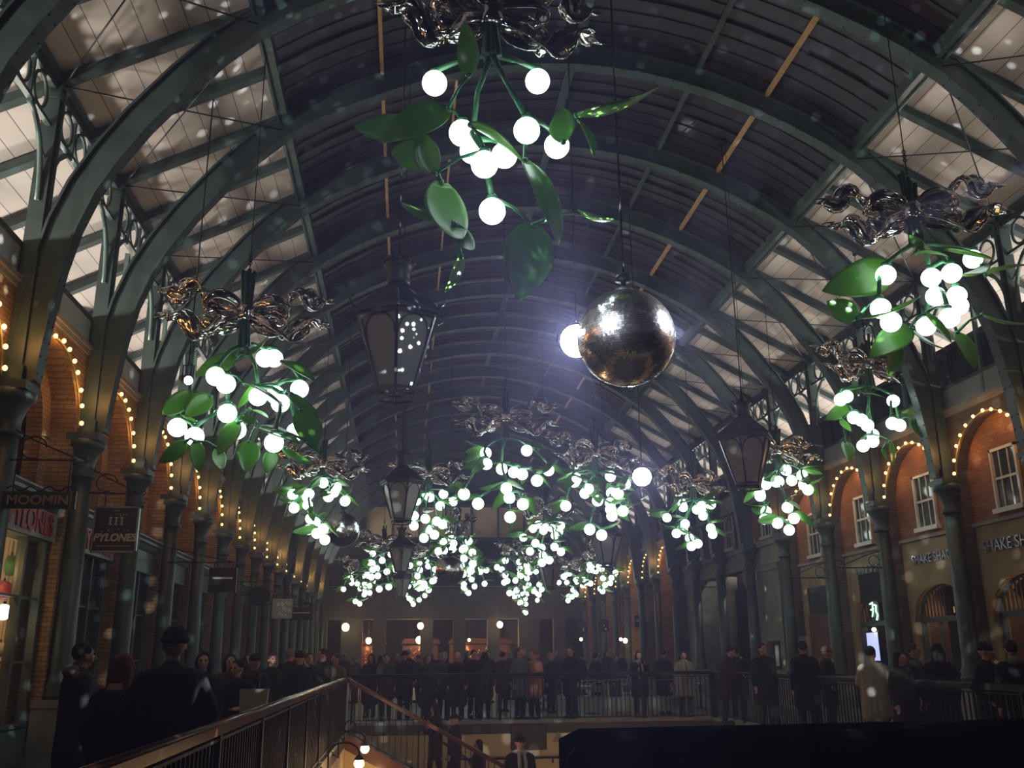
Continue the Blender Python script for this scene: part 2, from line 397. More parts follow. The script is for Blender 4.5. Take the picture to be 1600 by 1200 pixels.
# ribs
def build_rib():
    t = thing('arched_rib', '', 'roof rib')
    P = [(-u, z) for u, z in RIB] + [(u, z) for u, z in reversed(RIB[:-1])]
    n = len(P); nor = []
    for i in range(n):
        a = P[max(i - 1, 0)]; c = P[min(i + 1, n - 1)]; d = Vector((c[0] - a[0], c[1] - a[1])).normalized(); nor.append(Vector((d.y, -d.x)))
    def band(t0, t1, w):
        vs = []; fs = []
        for (u, z), nn in zip(P, nor):
            for q, y in ((t0, -w), (t0, w), (t1, w), (t1, -w)): vs.append((u + nn.x * q, y, z + nn.y * q))
        for i in range(n - 1):
            for k in range(4): fs.append((i * 4 + k, i * 4 + (k + 1) % 4, i * 4 + 4 + (k + 1) % 4, i * 4 + 4 + k))
        fs += [(0, 1, 2, 3), (4 * n - 1, 4 * n - 2, 4 * n - 3, 4 * n - 4)]
        return vs, fs
    wb = MB(); wb.add(*band(-0.27, 0.13, 0.035)); wb.build('web', 'green_iron', t)
    fl = MB(); fl.add(*band(0.12, 0.16, 0.13)); rv = fl
    fl = MB(); fl.add(*band(-0.30, -0.26, 0.11)); fl.build('upper_flange', 'green_iron', t)
    for i in range(n - 1):
        for tt in (0.2, 0.7):
            u = P[i][0] + (P[i + 1][0] - P[i][0]) * tt; z = P[i][1] + (P[i + 1][1] - P[i][1]) * tt; nn = nor[i]
            for y in (-0.09, 0.09): rv.sphere((u + nn.x * 0.165, y, z + nn.y * 0.165), 0.018, 6, 4)
    rv.build('lower_flange', 'green_iron', t)
    return t
rib = build_rib()
for k, y in enumerate(COLY):
    lb = 'green riveted iron rib arching over the hall, %s from the camera' % ORD[k]
    if k == 0: rib.location = (XC, y, 0); rib['label'] = lb; rib['group'] = 'arched ribs of the vault'
    else: dup(rib, (XC, y, 0), label=lb)
# rafters
def build_rafter(h):
    o = MB(); z0, z1 = raf(5.8) - 0.04, raf(11.5) - 0.04
    o.bar((5.8, 0, z0), (11.5, 0, z1), 0.13, h)
    o.bar((5.8, 0, z0 - h / 2), (11.5, 0, z1 - h / 2), 0.17, 0.03)
    return o
ra = build_rafter(0.16).mesh('rafter', 'green_iron')
for s, nm in ((-1, 'shopfront'), (1, 'sash-window')):
    for j in range(2 * (KMAX - KMIN) + 1):
        y = COLY[0] + BAY / 2 * j
        o = bpy.data.objects.new('rafter', ra); C.objects.link(o); o.location = (XC, y, 0); o.scale = (s, 1, 1)
        kk = j // 2
        tag(o, ('green rafter under the white boards %s post %s, %s side' % ('above' if j % 2 == 0 else 'just past', ORD[kk] + ' from camera', nm)), 'rafter', 'rafters under the white boards')
# bracing rods in the roof slopes
rod = MB(); rod.tube([(5.75, 0, raf(5.75) - 0.3), (8.55, BAY * 0.995, raf(8.6) - 0.12)], 0.014, 6)
rod2 = MB(); rod2.tube([(8.55, 0.0, raf(8.6) - 0.12), (5.75, BAY * 0.995, raf(5.75) - 0.3)], 0.014, 6)
rm, rm2 = rod.mesh('rod', 'dark_iron'), rod2.mesh('rod', 'dark_iron')
for s, nm in ((-1, 'shopfront'), (1, 'sash-window')):
    for k in range(0, 9):
        y = COLY[k]; o = thing('cross_bracing', 'thin crossed tie rods in %s bay of the roof, %s side' % (ORD[k], nm), 'tie rods', (XC, y, 0), 0, 'crossed tie rods below the white boards')
        o.scale = (s, 1, 1)
        for q in (rm, rm2):
            c = bpy.data.objects.new('rod', q); C.objects.link(c); c.parent = o
# ------------------------------------------------------------------ columns
def build_column():
    t = thing('iron_column', '', 'column')
    MB().box(-0.27, 0.27, -0.27, 0.27, 0, 0.95).box(-0.31, 0.31, -0.31, 0.31, 0, 0.16).box(-0.29, 0.29, -0.29, 0.29, 0.88, 1.0).build('plinth', 'stone', t)
    MB().lathe([(0.25, 1.0), (0.26, 1.08), (0.22, 1.14), (0.24, 1.22), (0.2, 1.3), (0.185, 1.45), (0.155, 4.55)], 16).build('shaft', 'green_iron', t)
    MB().lathe([(0.165, 4.5), (0.2, 4.53), (0.2, 4.58), (0.16, 4.62), (0.165, 4.75), (0.21, 4.9), (0.27, 5.0), (0.31, 5.03), (0.31, 5.12), (0.27, 5.16)], 16).box(-0.26, 0.26, -0.26, 0.26, 5.14, 5.26).build('capital', 'green_iron', t)
    MB().box(-0.11, 0.11, -0.1, 0.1, 5.24, 9.98).box(-0.15, 0.15, -0.03, 0.03, 5.24, 9.9).box(-0.14, 0.14, -0.14, 0.14, 9.7, 9.8).box(-0.15, 0.15, -0.15, 0.15, 5.24, 5.5).build('upper_post', 'green_iron', t)
    return t
colo = build_column(); first = True
for s, nm in ((-1, 'shopfront side'), (1, 'sash-window side')):
    for k, y in enumerate(COLY):
        lb = 'green iron column on stone plinth, %s from the camera on the %s' % (ORD[k], nm)
        if first: colo.location = (sx(s, HW), y, 0); colo['label'] = lb; colo['group'] = 'green iron columns'; first = False
        else: dup(colo, (sx(s, HW), y, 0), label=lb)
# eaves trusses with hoops between the posts
def build_truss():
    t = thing('eaves_truss', '', 'truss')
    L = BAY - 0.22; y0 = 0.11
    b = MB(); b.box(-0.05, 0.05, y0, y0 + L, 9.85, 9.96); b.box(-0.04, 0.04, y0, y0 + L, 9.22, 9.28); b.build('chord', 'green_iron', t)
    for yc in (0.55, 1.2, 1.95, 2.6):
        pts = [(0, yc + 0.24 * math.cos(a), 9.565 + 0.26 * math.sin(a)) for a in [2 * PI * i / 20 for i in range(20)]]
        MB().tube(pts, 0.028, 6, closed=True).build('hoop', 'green_iron', t)
    for yc in (0.87, 1.575, 2.28): MB().bar((0, yc, 9.25), (0, yc, 9.88), 0.05, 0.05).build('strut', 'green_iron', t)
    for sg in (0, 1):
        pts = []
        for i in range(13):
            a = PI / 2 * i / 12; yy = 0.12 + 0.72 * (1 - math.cos(a)); zz = 8.0 + 1.2 * math.sin(a)
            pts.append((0, yy if sg == 0 else BAY - yy, zz))
        MB().tube(pts, 0.04, 6).build('curved_brace', 'pale_green_iron', t)
        a, bq = ((0, 0.12, 8.7), (0, 0.75, 9.22)) if sg == 0 else ((0, BAY - 0.12, 8.7), (0, BAY - 0.75, 9.22))
        MB().bar(a, bq, 0.03, 0.04).build('strut', 'green_iron', t)
    return t
tr = build_truss(); first = True
for s, nm in ((-1, 'shopfront'), (1, 'sash-window')):
    for k in range(len(COLY) - 1):
        lb = 'green iron eaves truss with hoops, %s bay from camera, %s side' % (ORD[k], nm)
        p = (sx(s, HW), COLY[k], 0)
        if first: tr.location = p; tr['label'] = lb; tr['group'] = 'eaves trusses with hoops'; first = False
        else: dup(tr, p, label=lb)
# ------------------------------------------------------------------ arcade walls (spandrels with arches), back walls
AZ0, AZ1, AHW = 5.26, 6.42, 1.33
def arch_z(t):  # t in -1..1
    return AZ0 + (AZ1 - AZ0) * math.sqrt(max(0, 1 - abs(t) ** 1.85))
def arcade(s, bays, name, m, u1=9.55):
    b = MB(); u0 = 8.78; top = 6.74
    for k in bays:
        ya = Y0 + BAY * k; yc = ya + BAY / 2; ts = [-1 + 2 * i / 20 for i in range(21)]
        ys = [ya] + [yc + t * AHW for t in ts] + [ya + BAY]; zs = [None] + [arch_z(t) for t in ts] + [None]
        for i in range(len(ys) - 1):
            z0 = zs[i] if zs[i] is not None else 0.0; z1 = zs[i + 1] if zs[i + 1] is not None else 0.0
            if zs[i] is None or zs[i + 1] is None: z0 = z1 = 0.0
            for u in (u0, u1):
                x = sx(s, u); b.add([(x, ys[i], z0), (x, ys[i + 1], z1), (x, ys[i + 1], top), (x, ys[i], top)], [(0, 1, 2, 3)])
            if not (zs[i] is None or zs[i + 1] is None):
                xa, xb = sx(s, u0), sx(s, u1); b.add([(xa, ys[i], z0), (xa, ys[i + 1], z1), (xb, ys[i + 1], z1), (xb, ys[i], z0)], [(0, 1, 2, 3)], True)
        for yj in (yc - AHW, yc + AHW):
            xa, xb = sx(s, u0), sx(s, u1); b.add([(xa, yj, 0), (xb, yj, 0), (xb, yj, AZ0), (xa, yj, AZ0)], [(0, 1, 2, 3)])
    me = b.mesh(name, m); o = bpy.data.objects.new(name, me); C.objects.link(o); o['kind'] = 'structure'
    return o
LB = list(range(-2, 16)); RBn = list(range(-2, 5)); RBf = list(range(9, 16))
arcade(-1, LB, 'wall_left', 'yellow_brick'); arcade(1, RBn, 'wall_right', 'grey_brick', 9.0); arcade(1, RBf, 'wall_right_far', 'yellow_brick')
def wallbox(name, x0, x1, y0, y1, z0, z1, m): return struct(name, MB().box(x0, x1, y0, y1, z0, z1), m)
wallbox('wall_left_back', sx(-1, 9.75), sx(-1, 9.56), 2, ROOFEND, 0, 6.74, 'red_brick')
wallbox('wall_right_back', sx(1, 9.01), sx(1, 9.2), 2, 28.8, 4.25, 6.74, 'red_brick')
wallbox('wall_right_ground_back', sx(1, 10.6), sx(1, 10.8), 2, 41, 0, 4.4, 'dark_void')
wallbox('wall_right_far_back', sx(1, 9.56), sx(1, 9.75), 41.4, ROOFEND, 0, 6.74, 'red_brick')
# inner moulded brick order inside every left arch
def inner_order():
    b = MB(); pts = []
    for i in range(21):
        t = -1 + 2 * i / 20; pts.append((t * 0.98, AZ0 - 0.15 + (AZ1 - AZ0 - 0.12) * math.sqrt(max(0, 1 - abs(t) ** 1.85))))
    out = [(-1.32, AZ0 - 0.15)] + [(y * 1.34, z + 0.2 if abs(y) < 0.97 else z) for y, z in pts] + [(1.32, AZ0 - 0.15)]
    vs = []; n = 21
    for x in (0, 0.25):
        for (y, z) in pts: vs.append((x, y, z))
        for i, (y, z) in enumerate(pts):
            t = -1 + 2 * i / 20; vs.append((x, t * AHW, arch_z(t) if abs(t) < 1 else AZ0 - 0.1))
    fs = []
    for i in range(n - 1):
        fs.append((i, i + 1, n + i + 1, n + i)); fs.append((2 * n + i, 3 * n + i, 3 * n + i + 1, 2 * n + i + 1)); fs.append((i, 2 * n + i, 2 * n + i + 1, i + 1))
    b.add(vs, fs)
    for sg in (-1, 1):
        a, c = sorted((sg * 0.98, sg * AHW)); b.box(0, 0.25, a, c, 0, AZ0 - 0.15)
    return b
io = inner_order().mesh('trim', 'yellow_brick')
for i, k in enumerate(LB):
    o = bpy.data.objects.new('trim_%d' % (10 + i), io); C.objects.link(o); o.location = (sx(-1, 9.42), Y0 + BAY * (k + 0.5), 0); o['kind'] = 'structure'
# cornice, white panels, mullions, brick piers above the arcades
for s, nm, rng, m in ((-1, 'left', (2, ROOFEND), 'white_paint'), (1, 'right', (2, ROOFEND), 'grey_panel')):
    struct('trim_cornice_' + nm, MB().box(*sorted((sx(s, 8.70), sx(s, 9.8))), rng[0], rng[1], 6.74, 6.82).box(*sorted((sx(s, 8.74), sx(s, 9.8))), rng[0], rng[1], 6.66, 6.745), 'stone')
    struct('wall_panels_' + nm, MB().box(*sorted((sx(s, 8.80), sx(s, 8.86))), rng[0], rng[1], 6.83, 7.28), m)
    struct('trim_rail_' + nm, MB().box(*sorted((sx(s, 8.76), sx(s, 8.9))), rng[0], rng[1], 7.28, 7.34), 'green_iron')
struct('ledge_roof_left', MB().box(sx(-1, 13), sx(-1, 9.6), 2, ROOFEND, 6.4, 6.66), 'dark_void')
pm = MB().box(-0.06, 0.06, -0.05, 0.05, 6.82, 7.34).mesh('mullion_post', 'green_iron')
pm2 = MB().box(-0.04, 0.04, -0.04, 0.04, 6.82, 9.3).mesh('mullion_post', 'pale_green_iron')
for s, nm in ((-1, 'shopfront'), (1, 'sash-window')):
    for k in range(len(COLY) - 1):
        o = bpy.data.objects.new('mullion_post', pm2 if k < 12 else pm); C.objects.link(o); o.location = (sx(s, 8.83), COLY[k] + BAY / 2, 0)
        tag(o, 'slim pale green post rising from the white panels, %s bay from camera, %s side' % (ORD[k], nm), 'post', 'slim posts above the arcades')
for k in range(len(COLY) - 1):
    o = MB().box(sx(-1, 11.2), sx(-1, 10.6), COLY[k] + 1.0, COLY[k] + 2.5, 6.6, raf(11.0) - 0.05).build('brick_pier', 'yellow_brick')
    tag(o, 'yellow brick pier behind the upper posts, %s bay from the camera' % ORD[k], 'pier', 'brick piers behind the upper posts')
wallbox('wall_right_clerestory', sx(1, 11.5), sx(1, 11.6), 2, ROOFEND, 6.7, 8.4, 'dark_void')
# glazed dark clerestory leaning behind the panels on the sash-window side
struct('window_clerestory_right', MB().box(sx(1, 8.95), sx(1, 8.98), 2, ROOFEND, 7.34, 8.25), 'window_glass')
struct('trim_clerestory_right', MB().box(sx(1, 8.9), sx(1, 9.0), 2, ROOFEND, 8.2, 8.3), 'green_iron')
# rainwater pipes / pilasters standing behind the columns at ground level are part of the wall
# ------------------------------------------------------------------ festoon bulbs on the arches
def build_chain():
    t = thing('arch_light_chain', '', 'string of lights'); n = 13; pts = []
    # even spacing along the arch
    fine = [(tt * 1.28, AZ0 + 0.02 + (AZ1 - AZ0) * math.sqrt(max(0, 1 - abs(tt) ** 1.85))) for tt in [math.sin(PI / 2 * (-1 + 2 * i / 200)) for i in range(201)]]
    L = [0]
    for a, b in zip(fine, fine[1:]): L.append(L[-1] + math.hypot(b[0] - a[0], b[1] - a[1]))
    def at(q):
        for i in range(200):
            if L[i + 1] >= q:
                f = (q - L[i]) / max(1e-9, L[i + 1] - L[i]); return (fine[i][0] + f * (fine[i + 1][0] - fine[i][0]), fine[i][1] + f * (fine[i + 1][1] - fine[i][1]))
        return fine[-1]
    cab = [at(L[-1] * i / 40) for i in range(41)]
    MB().tube([(0, y, z) for y, z in cab], 0.016, 6).build('cable', 'bulb_cable', t)
    rr = random.Random(4)
    bm = MB().sphere((0, 0, 0), 0.034, 10, 8, (1, 1, 1.15)).mesh('bulb', 'warm_bulb')
    sk = MB().lathe([(0.014, -0.035), (0.016, 0)], 8).mesh('socket', 'dark_iron')
    for i in range(n):
        y, z = at(L[-1] * (i + 0.15 + 0.35 * rr.random()) / (n - 0.4))
        for me, nm in ((bm, 'bulb'), ):
            o = bpy.data.objects.new(nm, me); C.objects.link(o); o.parent = t; o.location = (0.05, y, z)
    return t
ch = build_chain(); first = True
def chain(s, k, lb, glow):
    global first
    x = sx(s, 8.72); y = Y0 + BAY * (k + 0.5)
    rz = 0 if s < 0 else PI
    if first: ch.location = (x, y, 0); ch['label'] = lb; ch['group'] = 'festoon lights round the brick arches'; first = False; o = ch
    else: o = dup(ch, (x, y, 0), rz, label=lb)
    if s > 0: o.rotation_euler = (0, 0, PI)
    if glow:   # the light its bulbs give, from where they hang
        for dy, z in ((-1.05, 5.9), (0, 6.3), (1.05, 5.9)):
            point('festoon_glow', (x - s * 0.14, y + dy, z), glow, (1.0, 0.48, 0.14), 0.10)
for k in LB: chain(-1, k, 'warm festoon bulbs round the %s brick arch from the camera, shopfront side' % ORD[k + 2], 9 if k < 8 else 16 if k % 2 == 0 else 0)
for k in RBn: chain(1, k, 'warm festoon bulbs round the %s brick arch from the camera, sash-window side' % ORD[k + 2], 9)
for k in RBf: chain(1, k, 'warm festoon bulbs round the %s far arch beyond the stone portico' % ORD[k - 9].replace('nearest', 'first'), 16 if k % 2 else 0)

# ------------------------------------------------------------------ windows
WN = [0]
def sash_window(s, u, y, z0, z1, wd, cols=2):
    """white sliding sash: frame, two sashes, panes"""
    WN[0] += 1
    t = bpy.data.objects.new('window_%d' % WN[0], None); C.objects.link(t); t.location = (sx(s, u), y, 0); t['kind'] = 'structure'
    q = -s  # towards the hall
    b = MB(); h = wd / 2
    def bx(d0, d1, a, c, e, g): b.box(*sorted((q * d0, q * d1)), a, c, e, g)
    bx(0, 0.06, -h, -h + 0.06, z0, z1); bx(0, 0.06, h - 0.06, h, z0, z1); bx(0, 0.06, -h, h, z1 - 0.06, z1); bx(0, 0.12, -h - 0.06, h + 0.06, z0 - 0.08, z0 + 0.02)
    b.build('window_frame', 'white_frame', t)
    b = MB(); zm = (z0 + z1) / 2
    bx(0.01, 0.045, -h + 0.06, h - 0.06, zm - 0.025, zm + 0.025)
    for i in range(1, cols): yy = -h + wd * i / cols; bx(0.01, 0.04, yy - 0.012, yy + 0.012, z0, z1)
    bx(0.01, 0.045, -h + 0.06, -h + 0.09, z0, z1); bx(0.01, 0.045, h - 0.09, h - 0.06, z0, z1)
    b.build('sash', 'white_frame', t)
    b = MB(); bx(0.005, 0.015, -h + 0.05, h - 0.05, z0, z1); b.build('pane', 'window_glass', t)
    return t
for k in RBn: sash_window(1, 9.0, Y0 + BAY * (k + 0.5) - 0.05, 4.42, 5.68, 0.88, 3 if k > 0 else 3)
for k in LB: sash_window(-1, 9.55, Y0 + BAY * (k + 0.5), 4.6, 6.0, 1.25, 3)
for k in RBf: sash_window(1, 9.55, Y0 + BAY * (k + 0.5), 4.5, 5.8, 0.9)

# ------------------------------------------------------------------ text
def text_mesh(name, body, size, m, parent, loc, rot, depth=0.01, sxx=1.0, shear=0.0, bold=0.0):
    cu = bpy.data.curves.new(name, 'FONT'); cu.body = body; cu.size = size; cu.extrude = depth; cu.align_x = 'CENTER'; cu.align_y = 'CENTER'; cu.shear = shear; cu.offset = bold
    tmp = bpy.data.objects.new(name, cu); C.objects.link(tmp)
    bpy.context.view_layer.update()
    me = bpy.data.meshes.new_from_object(tmp.evaluated_get(bpy.context.evaluated_depsgraph_get())); bpy.data.objects.remove(tmp)
    me.materials.clear(); me.materials.append(M[m])
    o = bpy.data.objects.new(name, me); C.objects.link(o); o.parent = parent; o.location = loc; o.rotation_euler = rot; o.scale = (sxx, 1, 1)
    return o
mat('sign_red', (0.42, 0.04, 0.035), 0.5)
mat('sign_pale', (0.40, 0.30, 0.20), 0.5)
mat('sign_white', (0.75, 0.72, 0.66), 0.5)
mat('sign_dark', (0.018, 0.014, 0.013), 0.4)
mat('sign_green', (0.03, 0.05, 0.05), 0.4)
mat('sign_steel', (0.32, 0.33, 0.4), 0.35, 0.8)
mat('pale_board', (0.42, 0.42, 0.38), 0.6)

# ------------------------------------------------------------------ shopfronts on the left
def shopfront(k, lit):
    y = Y0 + BAY * (k + 0.5); u = 9.5
    t = thing('shopfront', 'grey-green wooden shopfront in the %s bay from the camera%s' % (ORD[k + 2], ', window lit warm' if lit else ', window dark'), 'shopfront', (sx(-1, 9.36), y, 0), 0, 'wooden shopfronts along the arcade')
    MB().box(0, 0.42, -1.28, 1.28, 0, 0.62).box(0.42, 0.45, -1.2, 1.2, 0.1, 0.55).build('stallriser', 'teal_joinery', t)
    b = MB()
    for yy in (-1.28, -0.45, 0.4, 1.2): b.box(0.28, 0.40, yy, yy + 0.08, 0.62, 3.42)
    for z in (1.55, 2.5): b.box(0.31, 0.37, -1.25, 1.25, z, z + 0.035)
    b.box(0.2, 0.42, -1.3, 1.3, 0.6, 0.68); b.build('window_frame', 'teal_joinery', t)
    MB().box(0.1, 0.46, -1.3, 1.3, 3.40, 3.86).build('fascia_board', 'teal_joinery', t)
    MB().prism([(0.05, 3.86), (0.50, 3.86), (0.53, 3.9), (0.56, 3.97), (0.60, 4.0), (0.60, 4.05), (0.64, 4.09), (0.64, 4.12), (0.05, 4.16)], (0, 2.66, 0), (0, -1.33, 0)).build('cornice', 'teal_joinery', t)
    MB().box(0.33, 0.34, -1.22, 1.22, 0.66, 3.42).build('shop_window_pane', 'shop_glass', t)
    MB().box(0.02, 0.04, -1.25, 1.25, 0.62, 3.42).build('display_back', 'lit_window' if lit else 'dark_void', t)
    return t
for k in LB: shopfront(k, k in (0, 8, 12))
# fascia lettering above the two nearest fronts in view
for k, w in ((0, 'behind the dark hanging plank sign'), (1, 'just behind the square hanging sign')):
    y = Y0 + BAY * (k + 0.5)
    t = thing('shop_sign_board', 'red block lettering on grey fascia board, ' + w, 'shop sign', (sx(-1, 8.88), y + 0.2, 3.63))
    MB().box(0, 0.02, -1.2, 1.08, -0.22, 0.22).build('backing_board', 'grey_panel', t)
    text_mesh('lettering', 'PYLONES', 0.46, 'sign_red', t, (0.035, 0.0, 0), (PI / 2, 0, PI / 2), 0.012, 0.92, 0, 0.012)
# ornaments glowing in the nearest lit window
rr = random.Random(7)
for i, (dy, z, r, m, lb) in enumerate(((0.75, 3.0, 0.16, 'leaf_green', 'round green garland ball hanging in the nearest lit shop window'),
                                     (0.6, 2.62, 0.14, 'sign_red', 'red ornament ball below the green one in the lit shop window'),
                                     (0.72, 2.3, 0.12, 'berry_glow', 'white glowing globe in the lit shop window'),
                                     (0.35, 2.05, 0.10, 'warm_lamp', 'small warm globe lamp in the lit shop window'),
                                     (0.78, 1.75, 0.11, 'sign_pale', 'beige ornament low in the lit shop window'))):
    t = thing('hanging_ornament', lb, 'ornament', (sx(-1, 9.28), Y0 + BAY * 0.5 + dy, z))
    MB().sphere((0, 0, 0), r, 16, 12).build('globe', m, t)
    MB().lathe([(0.02, r - 0.01), (0.02, r + 0.04)], 8).tube([(0, 0, r), (0, 0, 3.38 - z)], 0.004, 5).build('hook', 'dark_iron', t)
point('window_lamp', (sx(-1, 9.3), Y0 + BAY * 0.5, 2.9), 22, (1, 0.62, 0.25), 0.08)
def bracket(t, L, y=0, zt=0.0, m='black_iron'):
    """wrought iron arm along +x with a stay and a scroll"""
    b = MB(); b.tube([(0, y, zt), (L, y, zt)], 0.014, 6); b.tube([(0, y, zt + 0.42), (L * 0.35, y, zt + 0.25), (L * 0.95, y, zt + 0.01)], 0.012, 6)
    sc = [(0.12 + 0.17 + 0.17 * math.cos(a), y, zt + 0.17 + 0.15 * math.sin(a)) for a in [i * 2 * PI / 16 for i in range(14)]]
    b.tube(sc, 0.011, 6); b.tube([(L - 0.02, y, zt), (L + 0.05, y, zt + 0.05), (L + 0.07, y, zt + 0.0), (L + 0.03, y, zt - 0.03)], 0.01, 6)
    b.build('bracket_arm', m, t)
# square sign on second post
yq = 16.1
t = thing('hanging_sign', 'square black hanging sign with pale slanted lettering on scrolled iron arm', 'sign', (sx(-1, HW) + 0.16, yq, 4.25)); bracket(t, 0.86)
b = MB(); b.box(0.17, 0.85, -0.025, 0.025, -0.96, -0.24); b.build('sign_board', 'sign_dark', t)
b = MB()
for (a, c, e, g) in ((0.15, 0.87, -0.98, -0.95), (0.15, 0.87, -0.25, -0.22), (0.15, 0.18, -0.98, -0.22), (0.84, 0.87, -0.98, -0.22)): b.box(a, c, -0.03, 0.03, e, g)
b.build('sign_frame', 'sign_steel', t)
for x in (0.3, 0.72): MB().tube([(x, 0, 0), (x, 0, -0.24)], 0.008, 6).build('hanger', 'black_iron', t)
text_mesh('lettering', 'PYLONES', 0.17, 'sign_pale', t, (0.51, -0.03, -0.74), (PI / 2, 0, 0), 0.006, 0.95, 0.25, 0.006)
b = MB(); rr = random.Random(3)
for xx in (0.42, 0.51, 0.60):
    b.box(xx - 0.03, xx + 0.03, -0.035, -0.025, -0.42, -0.405).box(xx - 0.012, xx + 0.012, -0.035, -0.025, -0.52, -0.4).box(xx - 0.028, xx + 0.028, -0.035, -0.025, -0.53, -0.515).box(xx - 0.022, xx + 0.022, -0.035, -0.025, -0.475, -0.462)
for i in range(14):
    xx = 0.3 + 0.42 * rr.random(); zz = -0.6 - 0.05 * rr.random() if i < 7 else -0.38 + 0.04 * rr.random(); b.box(xx - 0.007, xx + 0.007, -0.035, -0.025, zz - 0.007, zz + 0.007)
b.build('emblem', 'sign_pale', t)
b = MB()
for i in range(16): b.box(0.25 + i * 0.033, 0.25 + i * 0.033 + 0.02, -0.033, -0.025, -0.878, -0.865)
for i in range(4): b.box(0.46 + i * 0.027, 0.46 + i * 0.027 + 0.017, -0.033, -0.025, -0.3, -0.29)
b.build('fine_print', 'sign_pale', t)
# plank sign on nearest visible post
t = thing('plank_sign', 'dark green plank sign with pink-beige lettering below a scrolled iron arm', 'sign', (sx(-1, HW) + 0.12, 13.0, 4.18)); bracket(t, 0.95)
MB().box(-0.02, 0.92, -0.02, 0.02, -0.66, -0.43).build('sign_board', 'sign_green', t)
MB().box(0.85, 0.875, -0.03, 0.03, -0.66, -0.43).build('chrome_strip', 'mirror', t)
text_mesh('lettering', 'MOOMIN', 0.17, 'sign_pale', t, (0.44, -0.025, -0.55), (PI / 2, 0, 0), 0.006, 1.1, 0, 0.004)
for x in (0.1, 0.8): MB().tube([(x, 0, 0), (x, 0, -0.43)], 0.008, 6).build('hanger', 'black_iron', t)
pts = [(0.02 + 0.05 * i, 0, -0.39 + 0.035 * math.sin(i * 1.3)) for i in range(18)]
MB().tube(pts, 0.012, 6).build('scroll_rail', 'black_iron', t)
# further hanging signs, shopfront side
def simple_sign(px, py, s, Y, w, h, m, lb, name='hanging_sign', mark=None, oval=False, txt=None):
    p = onY(px, py, Y); xc = sx(s, HW); q = -s; z = p.z
    t = thing(name, lb, 'sign', (p.x, Y, z))
    L = abs(p.x - xc)
    MB().tube([(q * -L, 0, h / 2 + 0.12), (w / 2 * q, 0, h / 2 + 0.12)], 0.014, 6).tube([(q * -L, 0, h / 2 + 0.45), (q * w * 0.3, 0, h / 2 + 0.13)], 0.011, 6).tube([(-w / 3, 0, h / 2), (-w / 3, 0, h / 2 + 0.12)], 0.008, 6).tube([(w / 3, 0, h / 2), (w / 3, 0, h / 2 + 0.12)], 0.008, 6).build('bracket_arm', 'black_iron', t)
    if oval: MB().prism([(w / 2 * math.cos(a), h / 2 * math.sin(a)) for a in [2 * PI * i / 28 for i in range(28)]], (0, 0.04, 0), (0, -0.02, 0)).build('sign_board', m, t)
    else: MB().box(-w / 2, w / 2, -0.02, 0.02, -h / 2, h / 2).build('sign_board', m, t)
    if mark:
        rr = random.Random(int(px)); b = MB()
        for i in range(mark):
            xx = (rr.random() - 0.5) * w * 0.7; zz = (rr.random() - 0.5) * h * 0.7; a = 0.03 + 0.05 * rr.random(); b.sphere((xx, -0.02, zz), a, 8, 6, (1, 0.15, 1))
        b.build('emblem', 'sign_white' if m != 'pale_board' else 'sign_white', t)
    if txt: 
        MB().box(-w * 0.36, w * 0.36, -0.03, -0.02, h * 0.03, h * 0.11).build('lettering_strip', 'sign_white', t)
    return t
simple_sign(348, 906, -1, 22.4, 0.62, 0.55, 'sign_dark', 'black rectangular hanging sign with one thin pale line', txt=True)
simple_sign(405, 931, -1, 28.7, 0.66, 0.56, 'sign_dark', 'dark oval hanging sign between a black and a pale sign', oval=True)
simple_sign(441, 951, -1, 31.9, 0.64, 0.62, 'pale_board', 'pale square hanging sign with whitish floral pattern', mark=14)
simple_sign(471, 959, -1, 38.2, 0.9, 0.5, 'sign_dark', 'wide dark hanging sign past the pale square one', txt=True)
simple_sign(1054, 965, 1, 44.8, 0.85, 0.85, 'sign_dark', 'large dark square hanging sign with pale emblem nearest the stone portico', mark=5)
simple_sign(1002, 971, 1, 47.8, 0.7, 0.6, 'sign_dark', 'dark hanging sign with pale lines, second beyond the portico', txt=True)
simple_sign(943, 978, 1, 54.2, 0.6, 0.75, 'sign_dark', 'tall dark hanging sign with one pale mark, beyond the portico', mark=2)
simple_sign(910, 982, 1, 60.4, 0.7, 0.6, 'sign_dark', 'most distant small dark hanging sign beyond the portico', mark=3)
# frames of side-on signs on the sash-window side
for k, w in ((3, 'nearer'), (4, 'farther')):
    y = COLY[k + 2] + 0.0
    t = thing('sign_bracket', 'scrolled iron sign arm with edge-on board, %s of two by the dark square windows' % w, 'sign bracket', (sx(1, HW) - 0.14, y - 0.1, 3.62), 0)
    b = MB(); b.tube([(0, 0, 0), (-1.15, 0, 0)], 0.016, 6); b.tube([(0, 0, 0.42), (-0.4, 0, 0.3), (-1.0, 0, 0.06)], 0.013, 6)
    b.tube([(-1.12 + 0.09 * math.cos(a), 0, 0.09 + 0.09 * math.sin(a)) for a in [i * 2 * PI / 12 for i in range(11)]], 0.01, 6)
    b.tube([(-0.2 + 0.14 * math.cos(a), 0, 0.16 + 0.14 * math.sin(a)) for a in [i * 2 * PI / 12 for i in range(12)]], 0.01, 6)
    b.build('bracket_arm', 'black_iron', t)
    MB().box(0.28, 0.31, -0.05, 0.3, -0.3, 0.62).build('sign_board', 'sign_dark', t)

